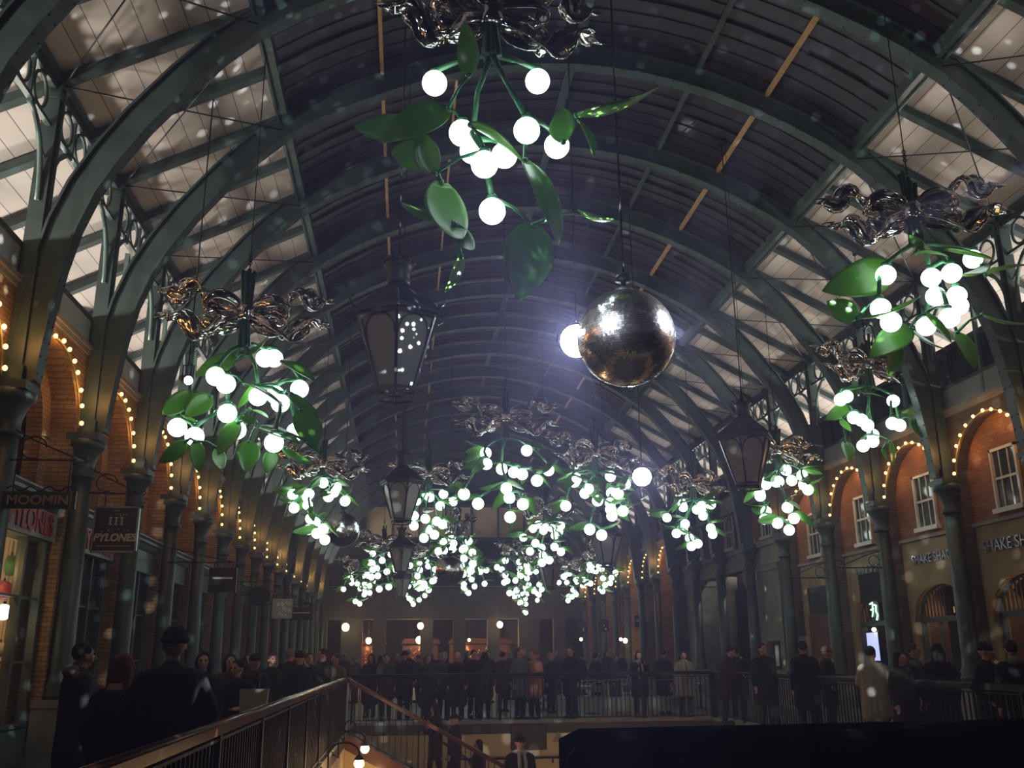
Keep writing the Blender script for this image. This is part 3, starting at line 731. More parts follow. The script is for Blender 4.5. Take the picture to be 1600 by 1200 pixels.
# ------------------------------------------------------------------ ground floor on the right
WX = sx(1, 9.0)
def ground_wall(ya, yb, yc, hw, spring, top, name):
    """one bay of stone ground-floor wall with an arched opening"""
    b = MB(); ts = [-1 + 2 * i / 20 for i in range(21)]; T = 4.25
    ys = [ya] + [yc + t * hw for t in ts] + [yb]
    zs = [spring + (top - spring) * math.sqrt(max(0, 1 - t * t)) for t in ts]
    for x in (WX, WX + 0.35):
        b.add([(x, ya, 0), (x, yc - hw, 0), (x, yc - hw, T), (x, ya, T)], [(0, 1, 2, 3)]); b.add([(x, yc + hw, 0), (x, yb, 0), (x, yb, T), (x, yc + hw, T)], [(0, 1, 2, 3)])
        for i in range(20): b.add([(x, ys[i + 1], zs[i]), (x, ys[i + 2], zs[i + 1]), (x, ys[i + 2], T), (x, ys[i + 1], T)], [(0, 1, 2, 3)])
    for i in range(20): b.add([(WX, ys[i + 1], zs[i]), (WX, ys[i + 2], zs[i + 1]), (WX + 0.35, ys[i + 2], zs[i + 1]), (WX + 0.35, ys[i + 1], zs[i])], [(0, 1, 2, 3)])
    for y in (yc - hw, yc + hw): b.add([(WX, y, 0), (WX + 0.35, y, 0), (WX + 0.35, y, spring), (WX, y, spring)], [(0, 1, 2, 3)])
    return struct(name, b, 'sandstone')
for i, k in enumerate(RBn):
    ya = Y0 + BAY * k; yc = ya + BAY / 2 - 0.05
    if k < 4: ground_wall(ya, ya + BAY, yc, 1.18, 2.35, 3.12, 'wall_ground_right_%d' % (i + 1))
wallbox('wall_ground_right_9', WX, WX + 0.35, Y0 + BAY * 4, 28.85, 0, 4.25, 'sandstone')
struct('trim_ledge_right', MB().box(WX - 0.07, WX + 0.2, 2, 28.85, 4.18, 4.26), 'stone')
def arch_front(k, lb, kind):
    y = Y0 + BAY * (k + 0.5) - 0.05
    t = thing('arched_shopfront', lb, 'shopfront', (WX + 0.2, y, 0), 0, 'arched shopfronts on the sash-window side')
    hw, sp, tp = 1.18, 2.35, 3.12
    P = [(hw * math.cos(a), sp + (tp - sp) * math.sin(a)) for a in [PI * i / 24 for i in range(25)]]
    b = MB(); b.tube([(0, p[0], p[1]) for p in P], 0.05, 6); b.box(-0.05, 0.05, -hw, hw, sp - 0.07, sp + 0.05)
    b.box(-0.05, 0.05, -hw, -hw + 0.09, 0, sp); b.box(-0.05, 0.05, hw - 0.09, hw, 0, sp)
    for yy in (-0.42, 0.36): b.box(-0.04, 0.04, yy, yy + 0.07, 0, sp)
    b.box(-0.04, 0.04, -hw, hw, 0, 0.3); b.build('door_frame', 'teal_joinery', t)
    b = MB()
    for i in range(1, 16):
        yy = -hw + 2 * hw * i / 16; zz = sp + (tp - sp) * math.sqrt(max(0, 1 - (yy / hw) ** 2)); b.box(-0.02, 0.02, yy - 0.014, yy + 0.014, sp, zz)
    b.build('fanlight_bars', 'black_iron', t)
    MB().box(0.03, 0.04, -hw, hw, 0, sp).build('shop_window_pane', 'shop_glass', t)
    # interior: back wall with warm strips
    b = MB(); rr = random.Random(k)
    b.prism([(p[0], p[1]) for p in P] + [(-hw, 0), (hw, 0)], (0.02, 0, 0), (1.1, 0, 0), (0, 1, 0), (0, 0, 1)); b.build('interior_wall', 'brown_shutter', t)
    if kind >= 1:
        b = MB()
        if kind == 1:
            for i in range(8): b.box(0.6, 0.62, 0.75 - i * 0.17, 0.85 - i * 0.17, 2.5, 2.64)
        if kind == 2: b.box(0.7, 0.72, -0.85, -0.6, 0.9, 2.2).box(0.7, 0.72, -0.5, -0.42, 1.2, 2.1)
        if kind == 3: b.box(0.7, 0.72, -0.85, -0.72, 1.0, 1.9)
        b.build('warm_display', 'lit_window', t)
        MB().sphere((0.5, -0.15, 2.93), 0.04, 10, 8).build('ceiling_lamp', 'warm_lamp', t)
        point('shop_glow', (WX + 0.75, y, 2.6), 14, (1, 0.6, 0.25), 0.1)
arch_front(1, 'arched glazed shopfront with warm slatted fanlight at the picture edge', 2)
arch_front(2, 'arched shopfront with a row of small warm lights in its fanlight', 1)
arch_front(3, 'dark arched doorway under a black square panel with pale green neon', 3)
arch_front(0, 'arched shopfront nearest the camera on the sash-window side', 0); arch_front(-1, 'arched shopfront beside the camera on the sash-window side', 0)
wallbox('trim_panel_1', WX - 0.05, WX, Y0 + BAY * 3.5 - 0.75, Y0 + BAY * 3.5 + 0.55, 2.85, 3.62, 'dark_void')
b = MB(); b.box(WX - 0.06, WX, Y0 + BAY * 4.5 - 0.8, Y0 + BAY * 4.5 + 0.75, 2.75, 3.5); struct('window_40', b, 'window_glass')
b = MB(); b.box(WX - 0.05, WX, Y0 + BAY * 4.5 - 0.95, Y0 + BAY * 4.5 + 0.9, 0.2, 2.7); struct('door_1', b, 'brown_shutter')
# neon squiggle
p = onY(1355, 946, Y0 + BAY * 3.5)
mat('green_neon', (0.5, 1, 0.8), 0.3, emit=(0.45, 1.0, 0.7), es=2.2)
t = thing('neon_sign', 'small pale green neon sign glowing in the dark arched doorway', 'sign', (WX - 0.1, Y0 + BAY * 3.5 - 0.2, 2.55))
MB().tube([(0, 0.16, 0.27), (0, 0.02, 0.31), (0, 0.04, 0.05), (0, 0.10, -0.05)], 0.02, 6).tube([(0, 0.14, 0.12), (0, 0.0, 0.15)], 0.02, 6).tube([(0, -0.06, 0.24), (0, -0.16, 0.22), (0, -0.13, 0.08), (0, -0.2, -0.02), (0, -0.12, -0.14)], 0.024, 6).build('neon_tube', 'green_neon', t)
MB().box(0.03, 0.05, -0.22, 0.2, -0.2, 0.36).build('backing_board', 'sign_dark', t)
t = thing('globe_lamp', 'small yellow-green globe lamp hanging in the dark arched doorway', 'lamp', (WX - 0.12, Y0 + BAY * 3.5 - 0.15, 2.17))
MB().sphere((0, 0, 0), 0.055, 12, 8).build('globe', 'yellow_lamp', t); MB().tube([(0, 0, 0.05), (0, 0, 0.18)], 0.008, 6).tube([(0, 0, 0.18), (0.14, 0, 0.18)], 0.008, 6).build('lamp_arm', 'black_iron', t)
# lettering on the wall
for k, sz, lb in ((1, 0.34, 'steel wall lettering nearest the picture edge, above the slatted fanlight arch'), (2, 0.30, 'steel wall lettering lit by a pale light patch, above the arch'), (3, 0.27, 'dim steel wall lettering above the black square panel')):
    y = Y0 + BAY * (k + 0.5) - (0.1 if k > 1 else 0.0)
    t = thing('wall_lettering', lb, 'sign', (WX - 0.03, y, 3.72))
    text_mesh('letters', 'SHAKE SHACK', sz, 'sign_steel', t, (0, 0, 0), (PI / 2, 0, -PI / 2), 0.02, 0.98)
spot('portico_spot', (6.4, 14.0, 6.2), (WX, 21.3, 3.75), 260, (1.0, 0.95, 0.75), 11, 0.05, 0.25)

# ------------------------------------------------------------------ stone portico (break in the arcade)
PX = sx(1, 9.0); py0, py1 = 28.9, 41.3
wallbox('wall_portico_upper', PX + 0.35, PX + 0.6, py0, py1, 5.3, 8.2, 'red_brick')
wallbox('wall_portico_side_1', PX + 0.3, PX + 1.8, py0, py0 + 0.3, 0, 7.0, 'grey_brick'); wallbox('wall_portico_side_2', PX + 0.3, PX + 1.8, py1 - 0.3, py1, 0, 7.0, 'grey_brick')
t = thing('stone_portico', 'grey stone portico with square pillars and round columns breaking the arcade', 'portico', (PX, 35.1, 0))
MB().box(-0.05, 0.3, -5.88, 5.88, 4.62, 5.12).box(-0.15, 0.3, -5.88, 5.88, 5.12, 5.3).box(-0.1, 0.3, -5.88, 5.88, 4.5, 4.62).build('entablature', 'stone', t)
for yc, hw in ((-3.75, 1.0), (4.6, 0.95), (-5.45, 0.3), (5.75, 0.08)): MB().box(0.0, 0.7, yc - hw, yc + hw, 0, 4.5).box(-0.06, 0.75, yc - hw - 0.06, yc + hw + 0.06, 4.3, 4.5).box(-0.06, 0.75, yc - hw - 0.06, yc + hw + 0.06, 0, 0.3).build('square_pillar', 'stone', t)
for yc in (-1.4, 1.6): MB().lathe([(0.42, 0), (0.42, 0.15), (0.36, 0.25), (0.33, 0.4), (0.29, 3.9), (0.36, 4.0), (0.4, 4.1), (0.4, 4.5)], 20, (0.4, yc, 0)).build('round_column', 'stone', t)
for i, yc in enumerate((31.2, 35.0, 38.9)): sash_window(1, 9.08, yc, 5.45, 6.7, 0.95, 3)
t = thing('poster_frame', 'small framed notice with white card on the portico pillar', 'notice', (PX - 0.02, 31.2, 1.5)); MB().box(-0.03, 0, -0.5, 0.6, -0.4, 0.5).build('frame', 'sign_dark', t); MB().box(-0.04, -0.03, -0.42, -0.15, -0.3, 0.35).build('card', 'sign_white', t)

# ------------------------------------------------------------------ far end
FY = 65.0
wallbox('wall_far_gable', -7, 13.5, FY + 0.55, FY + 0.75, 8.3, 14, 'dark_void')
b = MB(); b.box(-2.9, 9.9, FY + 0.45, FY + 0.52, 9.5, 11.75); struct('window_gable', b, 'cream_plaster')
b = MB()
for i in range(8): x = -2.9 + 12.8 * i / 7; b.box(x - 0.06, x + 0.06, FY + 0.3, FY + 0.45, 9.3, 11.9)
b.box(-3, 10, FY + 0.3, FY + 0.45, 9.3, 9.5); b.box(-3, 10, FY + 0.3, FY + 0.45, 11.6, 11.8); struct('trim_gable', b, 'green_iron')
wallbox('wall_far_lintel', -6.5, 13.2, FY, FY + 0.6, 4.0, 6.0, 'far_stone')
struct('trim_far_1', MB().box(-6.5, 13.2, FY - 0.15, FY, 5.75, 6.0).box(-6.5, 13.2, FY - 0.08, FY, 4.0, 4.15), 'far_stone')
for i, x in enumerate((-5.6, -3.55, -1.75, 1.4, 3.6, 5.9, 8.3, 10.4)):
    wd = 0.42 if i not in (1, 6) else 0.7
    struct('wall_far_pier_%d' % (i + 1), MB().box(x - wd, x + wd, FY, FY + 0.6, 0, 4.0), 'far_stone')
wallbox('wall_far_glazed', -6.5, 13.2, FY + 3, FY + 3.1, 6.0, 9.3, 'window_glass')
wallbox('floor_gallery', -6.5, 13.2, FY + 0.6, FY + 3.0, 5.7, 6.0, 'stone')
wallbox('wall_far_backdrop', -9, 15.5, 81.5, 81.7, 0, 5, 'dark_void'); wallbox('ceiling_far_hall', -9, 15.5, FY + 0.6, 82, 5.0, 5.2, 'dark_void')
wallbox('wall_outer_left', -9, -8.8, 2, 82, 0, 6.6, 'dark_void'); wallbox('wall_outer_right', 15.3, 15.5, 2, 82, 0, 6.6, 'dark_void')
wallbox('wall_end_left', -9, -6.5, FY, FY + 0.4, 0, 9, 'dark_void'); wallbox('wall_end_right', 13.2, 15.5, FY, FY + 0.4, 0, 9, 'dark_void')
t = thing('gallery_railing', 'thin metal railing along the far gallery above the stone lintel', 'railing', (XC, FY + 0.3, 6.0))
MB().box(-9, 9, -0.03, 0.03, 1.95, 2.0).box(-9, 9, -0.03, 0.03, 0.15, 0.19).build('handrail', 'sign_steel', t)
bal = MB().box(-0.02, 0.02, -0.02, 0.02, 0, 1.95).mesh('baluster', 'dark_iron')
for i in range(61):
    o = bpy.data.objects.new('baluster', bal); C.objects.link(o); o.parent = t; o.location = (-9 + 0.3 * i, 0, 0)
# warm lit reveals behind the piers and the lamps of the market beyond
for px, py, m, r, Y, lb in ((540, 980, 'yellow_lamp', 0.24, 64, 'greenish-yellow lantern globe furthest to the shopfront side under the far lintel'),
                          (657, 978, 'yellow_lamp', 0.2, 64, 'greenish-yellow lantern globe under the middle of the far lintel'),
                          (781, 976, 'yellow_lamp', 0.2, 64, 'greenish-yellow lantern globe by the wide far pier'),
                          (576, 1001, 'warm_lamp', 0.2, 70, 'bright orange lamp below the far lantern on the shopfront side'),
                          (586, 1001, 'warm_lamp', 0.1, 70, 'little orange lamp just beside the bright far one'),
                          (655, 1000, 'warm_lamp', 0.24, 70, 'bright orange lamp directly below the middle far lantern'),
                          (714, 999, 'warm_lamp', 0.12, 70, 'first of a pair of small orange lamps in the far market'),
                          (733, 1000, 'warm_lamp', 0.1, 70, 'second of a pair of small orange lamps in the far market'),
                          (776, 999, 'warm_lamp', 0.12, 70, 'small orange lamp below the lantern by the wide far pier'),
                          (837, 998, 'warm_lamp', 0.13, 68, 'lone flame-like lamp in the dark opening beside the wide far pier'),
                          (549, 989, 'yellow_lamp', 0.12, 66, 'small yellowish lamp hanging close to the shopfront-side far lantern'),
                          (597, 1013, 'warm_lamp', 0.09, 74, 'small orange lamp low in the far market stall'),
                          (672, 1012, 'yellow_lamp', 0.10, 74, 'small yellow lamp low beside the middle far lamps'),
                          (771, 1014, 'warm_lamp', 0.12, 74, 'small orange lamp low behind the crowd at the far pier'),
                          (908, 999, 'warm_lamp', 0.10, 62, 'faint warm lamp under the far signs'),
                          (970, 999, 'yellow_lamp', 0.08, 50, 'dim slit-like lamp beside the far shop doors'),
                          (977, 1001, 'warm_lamp', 0.12, 50, 'brighter slit-like lamp beside the far shop doors')):
    p = onY(px, py, Y); t = thing('hanging_lamp', lb, 'lamp', p)
    MB().sphere((0, 0, 0), r, 12, 8, (1, 1, 1.1)).build('globe', m, t)
    if Y < 63: top = interp(DARK, min(5.6, abs(p.x - XC))) - 0.02 - p.z if abs(p.x - XC) < 5.7 else raf(abs(p.x - XC)) + 0.1 - p.z
    elif Y < 65: top = 5.0 - p.z
    else: top = 5.0 - p.z
    b = MB().tube([(0, 0, r), (0, 0, top)], 0.015, 6)
    if 63 < Y < 65: b.tube([(0, 0, top), (0, 65.0 - Y, top)], 0.02, 6)
    b.lathe([(0.03, r * 1.0), (r * 0.6, r * 1.05), (0.02, r * 1.5)], 8).build('rod', 'dark_iron', t)
for x, c in ((-2.5, (1, 0.5, 0.16)), (0.5, (1, 0.5, 0.16)), (4.0, (1, 0.55, 0.2)), (7, (1, 0.55, 0.2))): point('market_glow', (x, 67.0, 3.0), 150, c, 0.2)
for px, Y, lb in ((573, 72, 'glowing orange market stall below the far lamp on the shopfront side'), (657, 72, 'glowing orange market stall in the middle of the far hall'), (730, 72, 'small glowing market stall right of the middle stall'), (772, 73, 'glowing market stall beside the wide far pier')):
    p = onY(px, 1022, Y); t = thing('market_stall', lb, 'stall', (p.x, Y, 0))
    MB().box(-1.3, 1.3, -0.5, 0.5, 0, 0.9).build('counter', 'mahogany', t)
    MB().box(-1.3, -1.22, 0.4, 0.5, 0.9, 2.6).box(1.22, 1.3, 0.4, 0.5, 0.9, 2.6).box(-1.3, 1.3, 0.45, 0.5, 0.9, 2.4).build('back_frame', 'mahogany', t)
    MB().prism([(-1.45, 2.5), (1.45, 2.5), (1.2, 2.85), (-1.2, 2.85)], (0, 1.3, 0), (0, -0.7, 0)).build('canopy', 'brown_shutter', t)
    rr = random.Random(int(px)); b = MB()
    for i in range(22): b.sphere((rr.uniform(-1, 1), rr.uniform(-0.3, 0.3), rr.uniform(1.0, 2.2)), rr.uniform(0.03, 0.07), 6, 5)
    b = b.build('glowing_goods', 'lit_window', t); b['kind'] = 'stuff'  # the balls glow by themselves, standing in for the stall's warm light
    point('stall_glow', (p.x, Y, 2.2), 16, (1, 0.45, 0.13), 0.15)
# ------------------------------------------------------------------ mistletoe chandeliers
def leaf_mesh(L, W, bend, curl=0.25):
    b = MB(); n = 12; m = 4; vs = []
    for i in range(n + 1):
        t = i / n; w = W * 0.5 * (math.sin(PI * min(1, t * 0.97 + 0.03) ** 0.8) ** 0.75) + 0.004
        x = L * t; z = bend * L * (t * t) - 0.02 * math.sin(PI * t)
        for j in range(-m, m + 1):
            q = j / m; vs.append((x, q * w, z + curl * w * q * q))
    k = 2 * m + 1
    fs = [(i * k + j, i * k + j + 1, (i + 1) * k + j + 1, (i + 1) * k + j) for i in range(n) for j in range(2 * m)]
    N = len(vs); vs += [(x, y, z - 0.008) for x, y, z in vs]; fs += [tuple(reversed([q + N for q in f])) for f in fs]
    edge = [j for j in range(k)] + [i * k + k - 1 for i in range(1, n + 1)] + [n * k + j for j in range(k - 2, -1, -1)] + [i * k for i in range(n - 1, 0, -1)]
    for a, c in zip(edge, edge[1:] + edge[:1]): fs.append((a, a + N, c + N, c))
    b.add(vs, fs, True); return b
LEAVES = [leaf_mesh(0.62, 0.24, -0.35).mesh('leaf', 'leaf_green'), leaf_mesh(0.62, 0.22, 0.28).mesh('leaf', 'leaf_green'), leaf_mesh(0.62, 0.30, -0.12, 0.4).mesh('leaf', 'leaf_green')]
BERRY = MB().sphere((0, 0, 0), 0.142, 20, 14).mesh('glowing_berry', 'berry_glow')
def ribbon(b, path, w, tw, th=0.012, wob=0.0):
    """a band of sheet metal following path, twisted by the angles tw, with folds and rolled rims"""
    pts = [Vector(p) for p in path]; n = len(pts); m = 6; vs = []
    for i, p in enumerate(pts):
        t = (pts[min(i + 1, n - 1)] - pts[max(i - 1, 0)]).normalized(); y = Vector((0, 1, 0)); y = (y - t * y.dot(t)).normalized(); z = t.cross(y)
        side = y * math.cos(tw[i]) + z * math.sin(tw[i]); nn = t.cross(side); ww = w[i]
        for j in range(m + 1):
            q = j / m * 2 - 1; off = wob * math.sin(q * 5 + i * 0.6); vs.append(p + side * q * ww / 2 + nn * (off + 0.2 * ww * (1 - q * q)))
    k = m + 1; N = len(vs)
    fs = [(i * k + j, i * k + j + 1, (i + 1) * k + j + 1, (i + 1) * k + j) for i in range(n - 1) for j in range(m)]
    edge = [j for j in range(k)] + [i * k + k - 1 for i in range(1, n)] + [(n - 1) * k + j for j in range(k - 2, -1, -1)] + [i * k for i in range(n - 2, 0, -1)]
    vs2 = [v - Vector((0, 0.004, th)) for v in vs]
    fs += [tuple(reversed([q + N for q in f])) for f in fs]
    for a, c in zip(edge, edge[1:] + edge[:1]): fs.append((a, a + N, c + N, c))
    b.add(vs + vs2, fs, True)
    for jj in (0, m): b.tube([vs[i * k + jj] for i in range(n)], 0.016, 6)
def smooth_path(keys, n):
    out = []; m = len(keys) - 1
    for i in range(n):
        t = i / (n - 1) * m; j = min(int(t), m - 1); f = t - j
        P = [Vector(keys[max(j - 1, 0)]), Vector(keys[j]), Vector(keys[j + 1]), Vector(keys[min(j + 2, m)])]
        out.append(0.5 * ((2 * P[1]) + (P[2] - P[0]) * f + (2 * P[0] - 5 * P[1] + 4 * P[2] - P[3]) * f * f + (3 * P[1] - P[0] - 3 * P[2] + P[3]) * f ** 3))
    return out
def bow_meshes():
    out = []
    for s in (-1, 1):
        for zc, hh in ((0.06, 0.13), (-0.12, -0.12)):   # two folded loops one above the other
            b = MB(); P = smooth_path([(s * x, y, zc + hh * z) for x, y, z in ((0.05, 0, 0.1), (0.2, -0.05, 0.9), (0.42, -0.08, 1.25), (0.58, -0.02, 0.8), (0.6, 0.06, 0.0), (0.45, 0.1, -0.35), (0.22, 0.06, -0.3), (0.06, 0, 0))], 20)
            ribbon(b, P, [0.09 + 0.2 * math.sin(PI * i / 19) for i in range(20)], [0.5 + 0.6 * math.sin(i * 0.45) for i in range(20)], wob=0.02); out.append(('bow_loop', b))
        for keys, ph in ((((0.06, 0, 0.03), (0.35, 0.12, 0.10), (0.58, 0.18, 0.24), (0.72, 0.15, 0.42), (0.9, 0.12, 0.40), (1.02, 0.16, 0.26), (1.2, 0.2, 0.34)), 0.3),
                         (((0.06, 0, -0.04), (0.32, -0.1, -0.14), (0.52, -0.16, -0.34), (0.68, -0.15, -0.40), (0.82, -0.12, -0.22), (0.98, -0.14, -0.10), (1.16, -0.18, -0.16)), 1.7)):
            b = MB(); P = smooth_path([(s * x, y, z) for x, y, z in keys], 24)
            W = [0.09 + 0.19 * math.sin(min(1, i / 23 * 1.2) * PI * 0.66) for i in range(24)]; T = [0.7 + 0.8 * math.sin(i * 0.42 + ph) for i in range(24)]
            ribbon(b, P, W, T, wob=0.035)
            e = P[-1]
            for dd in (-1, 1): b.tube([e + Vector((-s * 0.02, dd * 0.03, dd * 0.02)), e + Vector((s * 0.07, dd * 0.08, dd * 0.05)), e + Vector((s * 0.15, dd * 0.13, 0.07 * dd))], [0.045, 0.03, 0.004], 8)
            out.append(('bow_tail', b))
    b = MB(); b.tube([(-0.10, 0, 0), (0.10, 0, 0)], [0.08, 0.08], 10); b.lathe([(0.13, -0.12), (0.17, -0.06), (0.15, 0.0), (0.17, 0.06), (0.12, 0.13)], 14); out.append(('bow_knot', b))
    return [(n, b.mesh(n, 'chrome_bow')) for n, b in out]
BOWS = bow_meshes()
def quat_x(d, roll=0.0):
    q = Vector((1, 0, 0)).rotation_difference(Vector(d).normalized()); return q @ Quaternion((1, 0, 0), roll)
def roof_z(x):
    u = abs(x - XC)
    return interp(DARK, u) - 0.01 if u < 5.7 else raf(u) + 0.1
def hang_wire(t):
    top = roof_z(t.location.x) - t.location.z
    b = MB(); b.tube([(0, 0, 0.1), (0, 0, top)], 0.009, 5)
    for i in range(3): b.tube([(0.03 * math.cos(a), 0, 0.85 + 0.07 * i + 0.03 * math.sin(a)) for a in [j * PI / 4 for j in range(8)]], 0.008, 5, closed=True)
    b.lathe([(0.05, top - 0.06), (0.05, top)], 8)
    b.build('hanging_wire', 'black_iron', t)
def rewire(t):
    for c in list(t.children):
        if c.name.startswith(('hanging_wire', 'hanging_rod')): bpy.data.objects.remove(c)
def mistletoe(loc, label, seed, berries=None, leaves=None, scale=1.0, bow_rz=0.0, tilt=0.0, wires=True):
    rr = random.Random(seed); custom = leaves is not None
    t = thing('mistletoe_chandelier', label, 'chandelier', loc, 0, 'giant glowing mistletoe chandeliers')
    for n, me in BOWS:
        o = bpy.data.objects.new(n, me); C.objects.link(o); o.parent = t; o.rotation_euler = (tilt, 0, bow_rz)
    # bundle of stems, cut ends standing above the knot
    b = MB()
    for i in range(7):
        a = 2 * PI * i / 7; r = 0.055 if i else 0
        b.tube([(r * 1.9 * math.cos(a), r * 1.9 * math.sin(a), 0.42 + 0.34 * rr.random()), (r * math.cos(a), r * math.sin(a), 0.08), (r * math.cos(a), r * math.sin(a), -0.15), (r * 1.6 * math.cos(a + .4), r * 1.6 * math.sin(a + .4), -0.55)], 0.034, 8)
    b.build('stem_bundle', 'dark_stem', t)
    if berries is None:
        berries = []
        tries = 0
        while len(berries) < 17 and tries < 4000:
            tries += 1; h = -0.55 - 1.6 * rr.random() ** 0.9; q = (-h - 0.5) / 1.65
            R0 = 0.95 * math.sin(PI * min(0.97, 0.25 + 0.68 * q)) ; a = rr.random() * 2 * PI; r = R0 * (0.35 + 0.65 * rr.random())
            p = Vector((r * math.cos(a), r * math.sin(a), h))
            if all((p - Vector(q2)).length > 0.30 for q2 in berries): berries.append(tuple(p))
    for i, p in enumerate(berries):
        o = bpy.data.objects.new('glowing_berry', BERRY); C.objects.link(o); o.parent = t; o.location = p
    # branches: chained from the bundle out to the berries
    b = MB(); root = Vector((0, 0, -0.5)); nodes = [root]; ends = []
    order = sorted(berries, key=lambda p: (Vector(p) - root).length)
    for p in order:
        p = Vector(p) + Vector((0, 0, 0.16)); base = min(nodes, key=lambda q: (q - p).length + 0.5 * (q - root).length)
        mid = (base + p) / 2 + Vector((rr.uniform(-.05, .05), rr.uniform(-.05, .05), rr.uniform(-.02, .08)))
        b.tube([base, mid, p], [0.042, 0.03, 0.036], 8); b.sphere(p, 0.058, 8, 6, (1.1, 1, 0.8)); nodes.append(p); ends.append(p)
    if leaves is None:
        leaves = []
        for i in range(30):
            p = ends[i % len(ends)]; out = Vector((p.x, p.y, 0)); out = out.normalized() if out.length > 0.05 else Vector((rr.uniform(-1, 1), rr.uniform(-1, 1), 0)).normalized()
            a = rr.uniform(-1.0, 1.0); d = Vector((out.x * math.cos(a) - out.y * math.sin(a), out.x * math.sin(a) + out.y * math.cos(a), rr.uniform(-0.75, 0.35)))
            leaves.append((tuple(p), tuple(d), rr.uniform(0.7, 1.1), rr.uniform(-0.8, 0.8)))
    for p, d, sc, ro in leaves:   # twig carrying the leaf
        p = Vector(p); base = min(nodes, key=lambda q: (q - p).length)
        if (base - p).length > 0.03:
            m_ = (base + p) / 2 + Vector((0, 0, 0.05)); b.tube([base, m_, p], [0.026, 0.018, 0.022], 7); b.sphere(p, 0.034, 8, 6); nodes.append(p)
    b.build('branches', 'stem_green', t)
    for i, (p, d, sc, ro) in enumerate(leaves):
        o = bpy.data.objects.new('leaf', LEAVES[i % 3]); C.objects.link(o); o.parent = t; o.location = p
        o.rotation_mode = 'QUATERNION'; o.rotation_quaternion = quat_x(d, ro); o.scale = (sc, sc * (1.35 if custom else 1.0), sc)
    hang_wire(t)
    t.scale = (scale,) * 3
    return t
def from_px(cpx, Y, pts, seed):
    """berry positions of one chandelier as read off the photograph, spread in depth around its stem"""
    rr = random.Random(seed); c = onY(cpx[0], cpx[1], Y); out = []
    for q in pts:
        dy = q[2] if len(q) > 2 else rr.uniform(-0.45, 0.45); p = onY(q[0], q[1], Y + dy); out.append(tuple(p - c))
    return c, out
def leaves_px(c, Y, L):
    out = []
    for x0, y0, x1, y1, dy0, dy1, ro in L:
        a = onY(x0, y0, Y + dy0) - c; b = onY(x1, y1, Y + dy1) - c; out.append((tuple(a), tuple(b - a), (b - a).length / 0.62, ro))
    return out
# the big one overhead
Y = 9.0
c, be = from_px((768, 25), Y, [(679, 130, .3), (840, 127, .3), (722, 208, -.1), (823, 204, -.2), (870, 228, .25), (757, 257, -.3), (788, 243, .15), (769, 330, 0), (738, 236, .35)], 1)
lv = leaves_px(c, Y, [(700, 172, 598, 192, -.1, -.3, 0.7), (732, 118, 736, 40, -.25, -.4, 1.3), (680, 270, 650, 205, 0, -.1, 1.2), (735, 195, 830, 222, -.35, -.4, 0.2), (900, 180, 1035, 172, 0.1, .1, .3),
    (880, 222, 878, 165, -.1, -.1, 1.1), (820, 250, 905, 345, -.1, -.3, .6), (690, 285, 700, 400, 0, -.2, 1.0), (640, 190, 556, 206, .3, .4, .2), (685, 340, 625, 335, .3, .3, .1), (710, 350, 735, 405, -.2, -.3, 1.2), (833, 352, 815, 465, 0, .0, 1.3), (720, 400, 712, 458, .1, .2, .9),
    (905, 332, 952, 358, .4, .2, .2), (680, 250, 608, 232, .2, .3, .3), (905, 188, 945, 225, .3, .1, .4)])
m1 = mistletoe(c, 'largest glowing mistletoe chandelier hanging overhead at the top of the picture', 1, be, lv, bow_rz=0.15, tilt=0.25)
# gnarled branch knots low on the big one
# upper one near the sash-window side
Y = 12.0
c, be = from_px((1425, 330), Y, [(1384, 430), (1455, 434), (1487, 427), (1462, 463), (1495, 462), (1376, 482), (1392, 503), (1447, 510), (1483, 497), (1520, 405, .4), (1498, 478, .4)], 3)
lv = leaves_px(c, Y, [(1395, 420, 1312, 446, 0, -.2, .4), (1440, 385, 1425, 375, 0, -.2, .3), (1470, 390, 1556, 396, -.1, -.3, .5), (1430, 395, 1480, 385, 0, -.2, .2), (1340, 497, 1440, 490, -.3, -.4, .3), (1445, 490, 1492, 530, -.3, -.3, .4), (1422, 512, 1372, 540, -.2, -.4, .9), (1425, 515, 1470, 560, -.2, -.4, .6),
    (1400, 530, 1395, 585, 0, -.1, .9), (1495, 520, 1535, 560, -.2, -.5, .9), (1535, 492, 1598, 522, -.1, -.2, .6), (1340, 497, 1292, 470, .1, .2, .5), (1540, 430, 1600, 395, .3, .0, .4), (1500, 430, 1545, 434, 0, .3, .3)])
mistletoe(c, 'glowing mistletoe chandelier high up near the sash-window side, below white boards', 3, be, lv, bow_rz=-0.3, tilt=0.15)
